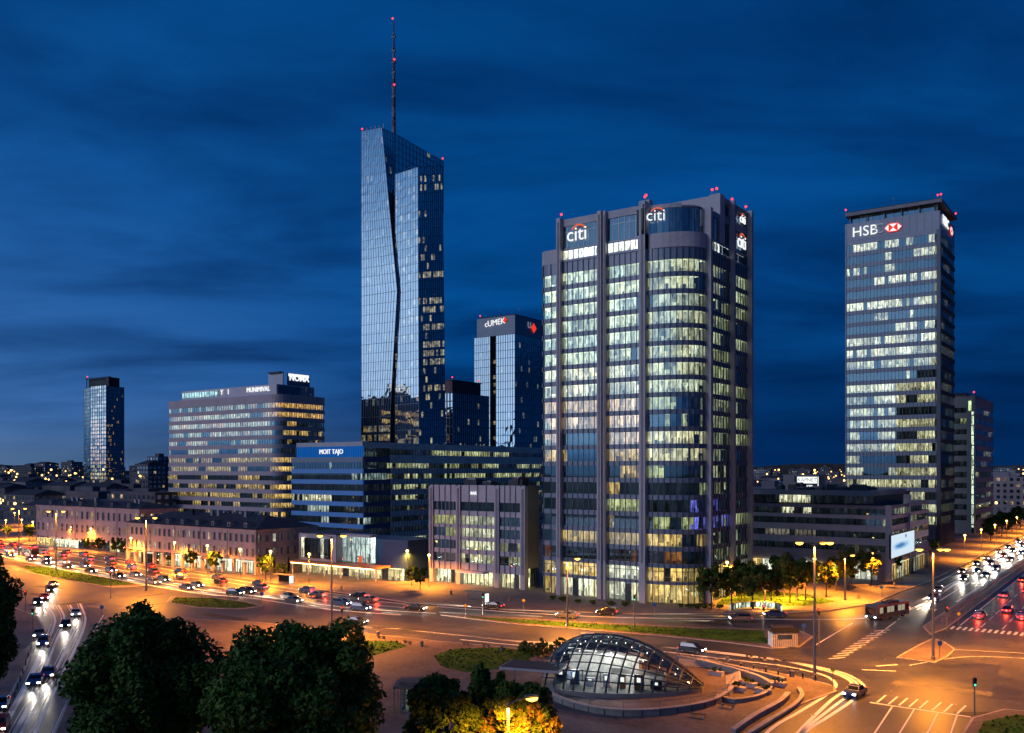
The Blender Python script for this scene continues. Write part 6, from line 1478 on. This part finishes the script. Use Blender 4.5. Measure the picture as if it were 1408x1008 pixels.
solid('sign_blue', (0.02, 0.10, 0.45), 0.4, var=0.1); solid('sign_yellow', (0.75, 0.50, 0.04), 0.4, var=0.1)
for k, p in enumerate([(1292, 906), (640, 850), (1105, 880), (1318, 862), (360, 832), (160, 800), (140, 852), (1145, 946), (1212, 822), (720, 842), (900, 848), (500, 872)]): road_sign(*p, ('sign_blue', 'sign_yellow')[k % 2], ('round blue', 'yellow diamond')[k % 2])
def bin_(px, py):
    x, y = G(px, py); root = thing('litter_bin', 'squat dark litter bin on the pavement', 'bin', (x, y, 0.13), 'litter bins on the pavements')
    mb = MB(); mb.tube([(x, y, 0.13), (x, y, 0.2), (x, y, 0.95)], [0.22, 0.27, 0.3], 'mast_paint', 10); mb.build('body', root); mb = MB(); mb.tube([(x, y, 0.95), (x, y, 1.02), (x, y, 1.08)], [0.33, 0.33, 0.2], 'steel', 10); mb.build('lid', root)
for p in [(520, 876), (580, 890), (690, 896), (1000, 912), (1090, 932), (620, 818), (700, 828), (1010, 836), (1180, 824), (1230, 806), (470, 812), (330, 788)]: bin_(*p)
def shelter(px, py, label):
    x, y = G(px, py); root = thing('bus_shelter', label, 'bus shelter', (x, y, 0.13))
    mb = MB(); mb.box(x - 3, x + 3, y - 0.8, y + 0.9, 2.4, 2.55, 'mast_paint'); mb.build('roof', root)
    mb = MB(); mb.box(x - 2.9, x + 2.9, y + 0.8, y + 0.83, 0.4, 2.3, 'glass_clear'); mb.build('glass_wall', root)
    mb = MB(); mb.box(x + 2.85, x + 2.97, y - 0.6, y + 0.7, 0.4, 2.3, 'strip_white'); mb.build('lit_panel', root)
    mb = MB(); mb.box(x - 2, x + 1.6, y + 0.2, y + 0.6, 0.55, 0.62, 'bark'); mb.build('seat', root)
    for a in (-2.9, 2.9):
        mb = MB(); mb.tube([(x + a, y + 0.85, 0.13), (x + a, y + 0.85, 2.4)], 0.05, 'steel', 6); mb.build('post', root)
shelter(390, 803, 'small glass bus shelter on the pavement before the arcaded building'); shelter(655, 829, 'small glass bus shelter before the mauve stone block')
for k in range(14): bollard(900 + 17 * k, 902.5 + 2.6 * k + 0.004 * k * k)
for k in range(9): bollard(20 + 4.2 * k * 0.9, 960 - 11 * k)

# ================================================================ CARS (at rest in their lanes, lamps on)
def car(name, label, body_mat, kind, rear=False, beam='mid'):
    """built pointing along +x, nose at +2.2"""
    root = thing(name, label, 'car', (0, 0, 0))
    W2 = 0.88
    if kind == 'saloon': low_ = [(-2.2, 0.55), (-2.2, 0.88), (-1.4, 0.95), (-0.9, 1.42), (0.35, 1.44), (1.0, 0.98), (2.05, 0.80), (2.22, 0.55)]; cab = (2, 3, 4, 5)
    else: low_ = [(-2.0, 0.55), (-2.05, 1.0), (-1.85, 1.56), (-1.0, 1.66), (0.5, 1.60), (1.2, 1.05), (1.95, 0.88), (2.1, 0.55)]; cab = (1, 2, 4, 5)
    mb = MB(); P = [(-2.1, 0.28)] + low_ + [(2.1, 0.28)]; n = len(P)
    def wv(z): return W2 if z < 1.0 else W2 - (z - 1.0) * 0.38
    Lf = [mb.vert((p[0], wv(p[1]), p[1])) for p in P]; Rt = [mb.vert((p[0], -wv(p[1]), p[1])) for p in P]
    for k in range(n): mb.face((Lf[k], Lf[(k + 1) % n], Rt[(k + 1) % n], Rt[k]), body_mat)
    mb.face(Rt, body_mat); mb.face(Lf[::-1], body_mat); mb.build('body', root)
    # glass: windscreen, rear screen and side glazing just proud of the shell
    def shr(p, c, k): return (c[0] + (p[0] - c[0]) * k, c[1] + (p[1] - c[1]) * k)
    C = [low_[i] for i in cab]
    if kind != 'saloon': C[0] = (-1.95, 1.05)
    cc = (sum(p[0] for p in C) / 4, sum(p[1] for p in C) / 4)
    for sgn in (1, -1):
        mb = MB(); q = [shr(p, cc, 0.84) for p in C]; mb.face([mb.vert((p[0], sgn * (wv(p[1]) + 0.012), p[1])) for p in (q if sgn > 0 else q[::-1])], 'car_glass'); mb.build('side_window', root)
    for (a, b_), nm in (((C[2], C[3]), 'windscreen'), ((C[0], C[1]), 'rear_window')):
        d = (b_[0] - a[0], b_[1] - a[1]); l = math.hypot(*d); nx = (d[1] / l * 0.012, -d[0] / l * 0.012)
        if nx[1] < 0: nx = (-nx[0], -nx[1])
        q = [(a[0] + d[0] * t + nx[0], a[1] + d[1] * t + nx[1]) for t in (0.1, 0.9)]; mb = MB()
        mb.face([mb.vert((p[0], sg * (wv(p[1]) - 0.1), p[1])) for p, sg in ((q[0], 1), (q[1], 1), (q[1], -1), (q[0], -1))], 'car_glass'); mb.build(nm, root)
    for x in (-1.35, 1.35):
        for sgn in (1, -1):
            mb = MB(); mb.tube([(x, sgn * 0.72, 0.31), (x, sgn * 0.90, 0.31)], 0.31, 'tyre', 12); mb.tube([(x, sgn * 0.895, 0.31), (x, sgn * 0.91, 0.31)], 0.18, 'steel', 8); mb.build('wheel', root)
    for sgn in (1, -1):
        mb = MB(); mb.box(2.10 if kind == 'saloon' else 2.0, 2.24 if kind == 'saloon' else 2.13, sgn * 0.66 - 0.20, sgn * 0.66 + 0.20, 0.58, 0.76, 'headlight'); mb.build('headlight', root)
        mb = MB(); x = -2.22 if kind == 'saloon' else -2.10; mb.box(x, x + 0.08, sgn * 0.66 - 0.20, sgn * 0.66 + 0.20, 0.70, 0.90, 'taillight'); mb.build('tail_light', root)
    o = D.objects.new('headlight_beam', BEAMS[beam]); COL.objects.link(o); o.parent = root; o.location = (2.35, 0, 0.72); o.rotation_euler = (0, R(-90 + 5), 0)
    if rear: o = D.objects.new('tail_glow', TAIL); COL.objects.link(o); o.parent = root; o.location = (-2.5, 0, 0.8)
    return root
solid('car_glass', (0.01, 0.012, 0.015), 0.08, var=0.05)
BEAMS = {'hot': lamp_light(60000, 'headlight_beam', (1.0, 0.84, 0.62), 19, 0.8, 0.12), 'mid': lamp_light(9000, 'headlight_beam', (1.0, 0.88, 0.70), 24, 0.8, 0.12), 'low': lamp_light(1500, 'headlight_beam', (1.0, 0.88, 0.70), 26, 0.8, 0.12)}
TAIL = D.lights.new('tail_glow', 'POINT'); TAIL.energy = 400; TAIL.color = (1.0, 0.05, 0.02); TAIL.shadow_soft_size = 0.2
protos = {}
CC = ['black', 'black', 'grey', 'grey', 'blue', 'blue', 'red', 'silver']
rc = random.Random(99)
def place_cars(pts, s0, s1, gap, where, rear=False, beam='mid'):
    P = catmull(pts, 2.0); L = [0]
    for a, b_ in zip(P, P[1:]): L.append(L[-1] + math.dist(a, b_))
    s_ = s0
    while s_ < min(s1, L[-1] - 3):
        j = max(k for k in range(len(L)) if L[k] <= s_); t = (s_ - L[j]) / max(1e-6, L[j + 1] - L[j])
        x = P[j][0] + (P[j + 1][0] - P[j][0]) * t; y = P[j][1] + (P[j + 1][1] - P[j][1]) * t; a = math.atan2(P[j + 1][1] - P[j][1], P[j + 1][0] - P[j][0])
        c = rc.choice(CC); kd = rc.choice(('saloon', 'hatchback')); key = (c, kd, rear, beam)
        word = {'saloon': 'saloon car', 'hatchback': 'tall hatchback'}[kd]; lab = '%s %s %s' % (c, word, where)
        if key not in protos: protos[key] = o = car('car', lab, 'car_' + c, kd, rear, beam)
        else: o = copy_tree(protos[key])
        o['label'] = lab; o['group'] = '%s %ss %s' % (c, word, where)
        o.location = (x, y, 0.016); o.rotation_euler = (0, 0, a)
        s_ += gap * rc.uniform(0.8, 1.25)
for L in (lane_a, lane_b, lane_c): place_cars(L, rc.uniform(190, 200), 640, 26.0, 'coming down the right-hand avenue with headlights on')
place_cars(lane_a, 660, 800, 30, 'turning along the foot of the rounded tower', beam='hot'); place_cars(lane_b, 675, 800, 34, 'turning along the foot of the rounded tower', beam='hot')
for L in (near_1, near_2): place_cars(L, rc.uniform(10, 30), 420, 17, 'driving in from the left with headlights on', beam='hot')
for L in (far_1, far_2): place_cars(L, rc.uniform(10, 20), 420, 18, 'leaving to the left with red tail lights', True)
for L in bend: place_cars(offset(catmull(L, 2), 1.7), rc.uniform(40, 60), 210, 55, 'coming round the left bend towards the viewer', beam='low')
place_cars(ring_1, 26, 300, 52, 'on the road around the glass dome', beam='low'); place_cars(ring_2, 66, 260, 90, 'on the road around the glass dome', beam='low')
for x in red_av: place_cars([(x, 196), (x, 300), (x, 500)], rc.uniform(3, 22), 260, 32, 'driving away up the right-hand avenue', True)

def bus(L, s_, label, col):
    P = split(catmull(L, 2.0), 400); j = s_; a = math.atan2(P[j + 1][1] - P[j][1], P[j + 1][0] - P[j][0])
    root = thing('bus', label, 'bus', (0, 0, 0))
    mb = MB(); prof = [(-6, 0.35), (-6, 2.7), (-5.7, 3.05), (5.6, 3.05), (5.95, 2.6), (6.05, 0.9), (6.0, 0.35)]
    Lf = [mb.vert((x, 1.25, z)) for x, z in prof]; Rt = [mb.vert((x, -1.25, z)) for x, z in prof]; n = len(prof)
    for k in range(n): mb.face((Lf[k], Lf[(k + 1) % n], Rt[(k + 1) % n], Rt[k]), col)
    mb.face(Rt, col); mb.face(Lf[::-1], col); mb.box(-3, 1, -0.8, 0.8, 3.06, 3.3, 'roof_dark'); mb.build('body', root)
    for sg in (1, -1):
        mb = MB()
        for k in range(8): mb.obox((-5.0 + 1.32 * k, sg * 1.26), (1, 0), 0.58, 0.012, 1.35, 2.5, 'bus_window' if k % 3 else 'car_glass')
        mb.build('side_window', root)
        for x in (-3.6, 3.9):
            mb = MB(); mb.tube([(x, sg * 1.0, 0.5), (x, sg * 1.28, 0.5)], 0.5, 'tyre', 14); mb.tube([(x, sg * 1.27, 0.5), (x, sg * 1.29, 0.5)], 0.28, 'steel', 10); mb.build('wheel', root)
        mb = MB(); mb.box(6.0, 6.09, sg * 0.95 - 0.18, sg * 0.95 + 0.18, 0.6, 0.8, 'headlight'); mb.build('headlight', root)
        mb = MB(); mb.box(-6.06, -5.99, sg * 1.0 - 0.15, sg * 1.0 + 0.15, 0.9, 1.25, 'taillight'); mb.build('tail_light', root)
    mb = MB(); mb.quad((6.06, -1.1, 1.1), (6.06, 1.1, 1.1), (5.98, 1.1, 2.5), (5.98, -1.1, 2.5), 'car_glass'); mb.build('windscreen', root)
    o = D.objects.new('headlight_beam', BEAMS['mid']); COL.objects.link(o); o.parent = root; o.location = (6.2, 0, 0.8); o.rotation_euler = (0, R(-85), 0)
    root.location = (P[j][0], P[j][1], 0.016); root.rotation_euler = (0, 0, a)
emit('bus_window', (1.0, 0.86, 0.6), 0.35)
bus(lane_b, 352, 'long dark bus with dim lit windows turning before the rounded tower', 'car_grey')
bus(near_1, 150, 'long red bus with dim lit windows among the cars on the left road', 'car_red')
# ================================================================ DISTANT CITY
rf = random.Random(5)
def far_building(px, d, wd, dp, h, mat, p):
    x, y = at(px, d); mb = MB()
    mb.box(x - wd / 2, x + wd / 2, y, y + dp, 0, h, mat)
    if rf.random() < 0.5: mb.box(x - wd * 0.25, x + wd * 0.1, y + dp * 0.3, y + dp * 0.6, h, h + rf.uniform(1.5, 4), mat)
    else:
        i = [mb.vert(q) for q in ((x - wd / 2 - 0.3, y - 0.3, h), (x + wd / 2 + 0.3, y - 0.3, h), (x + wd / 2 + 0.3, y + dp + 0.3, h), (x - wd / 2 - 0.3, y + dp + 0.3, h), (x - wd / 2 + 3, y + dp / 2, h + 3), (x + wd / 2 - 3, y + dp / 2, h + 3))]
        for q in ((0, 1, 5, 4), (1, 2, 5), (2, 3, 4, 5), (3, 0, 4)): mb.face([i[k] for k in q], 'roof_tile')
    nf = max(1, int(h / 3.6)); nx, ny = max(2, int(wd / 3.5)), max(2, int(dp / 3.5))
    for j in range(nf):
        for k in range(nx):
            c = mul(rf.choice((WARM, WARM, WHITE, PEACH)), rf.uniform(0.25, 1.1)) if rf.random() < p else (0.006, 0.007, 0.010)
            a = x - wd / 2 + wd * (k + 0.25) / nx; b_ = a + wd * 0.5 / nx; z = 1.2 + j * 3.6
            mb.quad((a, y - 0.05, z), (b_, y - 0.05, z), (b_, y - 0.05, z + 1.9), (a, y - 0.05, z + 1.9), 'curtain_dark', c)
        for k in range(ny):
            c = mul(rf.choice((WARM, WHITE, PEACH)), rf.uniform(0.25, 1.1)) if rf.random() < p else (0.006, 0.007, 0.010)
            a = y + dp * (k + 0.25) / ny; b_ = a + dp * 0.5 / ny; z = 1.2 + j * 3.6; xx = x + wd / 2 + 0.05
            mb.quad((xx, a, z), (xx, b_, z), (xx, b_, z + 1.9), (xx, a, z + 1.9), 'curtain_dark', c)
    o = mb.build('city_building'); nm = 'tiled' if False else ''
    return tag(o, 'dark distant city building with scattered lit windows, towards the horizon', 'building', 'distant city buildings')
for k in range(70): far_building(rf.uniform(-60, 235), rf.uniform(430, 1500), rf.uniform(18, 46), rf.uniform(14, 26), rf.uniform(9, 21), rf.choice(('far_wall', 'far_wall', 'far_wall_pale')), 0.10)
for k in range(34): far_building(rf.uniform(-60, 240), rf.uniform(1400, 2600), rf.uniform(20, 60), 20, rf.uniform(24, 44), 'far_wall', 0.14)
for k in range(36): far_building(rf.uniform(1000, 1170), rf.uniform(420, 1500), rf.uniform(18, 46), rf.uniform(14, 26), rf.uniform(8, 20), rf.choice(('far_wall', 'far_wall_pale')), 0.12)
for k in range(24): far_building(rf.uniform(1000, 1470), rf.uniform(1500, 2600), rf.uniform(20, 60), 20, rf.uniform(22, 36), 'far_wall', 0.14)
for k in range(26): far_building(rf.uniform(1372, 1470), rf.uniform(520, 1300), rf.uniform(18, 40), rf.uniform(14, 26), rf.uniform(12, 26), rf.choice(('far_wall_pale', 'far_wall_pale', 'far_wall')), 0.12)
for k in range(8): far_building(rf.uniform(450, 500), rf.uniform(700, 1500), rf.uniform(18, 40), 20, rf.uniform(14, 30), 'far_wall', 0.15)
for px, d, h in ((196, 700, 34), (210, 720, 40), (186, 760, 28), (222, 800, 30)): far_building(px, d, 15, 15, h, 'far_wall', 0.18)
emit('lamp_far', (1.0, 0.55, 0.16), 5.0)
fl = MB(); fl.tube([(0, 0, 0), (0, 0, 9.4)], [0.12, 0.09], 'mast_paint', 5); fl.tube([(0, 0, 9.3), (0, 0, 9.7), (0, 0, 10.4), (0, 0, 10.8)], [0.3, 0.75, 0.75, 0.3], 'lamp_far', 7)
flo = tag(fl.build('city_lamp'), 'tiny glowing lamp in the distant city towards the horizon', 'street lamp', 'distant city lamps')
for k in range(290):
    o = flo if k == 0 else flo.copy()
    if k: COL.objects.link(o)
    z_ = rf.random()
    px = rf.uniform(-10, 235) if z_ < 0.62 else rf.uniform(1030, 1165) if z_ < 0.85 else rf.uniform(1368, 1420)
    d = 1 / rf.uniform(1 / 520, 1 / 2600); x, y = at(px, d); o.location = (x, y, 0 if d < 700 else rf.uniform(0, 20))
hb = MB(); hp = []
for k in range(81):
    a = -1.2 + 2.4 * k / 80; d = 5200; hp.append((d * (CA * math.sin(a) - SA * math.cos(a)), d * (SA * math.sin(a) + CA * math.cos(a)), 28 + 22 * (math.sin(k * 0.9) * 0.5 + math.sin(k * 0.37 + 1) * 0.5 + 0.6)))
i0 = [(hb.vert((p[0], p[1], -1)), hb.vert(p), hb.vert((p[0] * 1.2, p[1] * 1.2, -1))) for p in hp]
for a, b_ in zip(i0, i0[1:]): hb.face((a[0], b_[0], b_[1], a[1]), 'earth'); hb.face((a[1], b_[1], b_[2], a[2]), 'earth')
tag(hb.build('hills'), kind='structure')
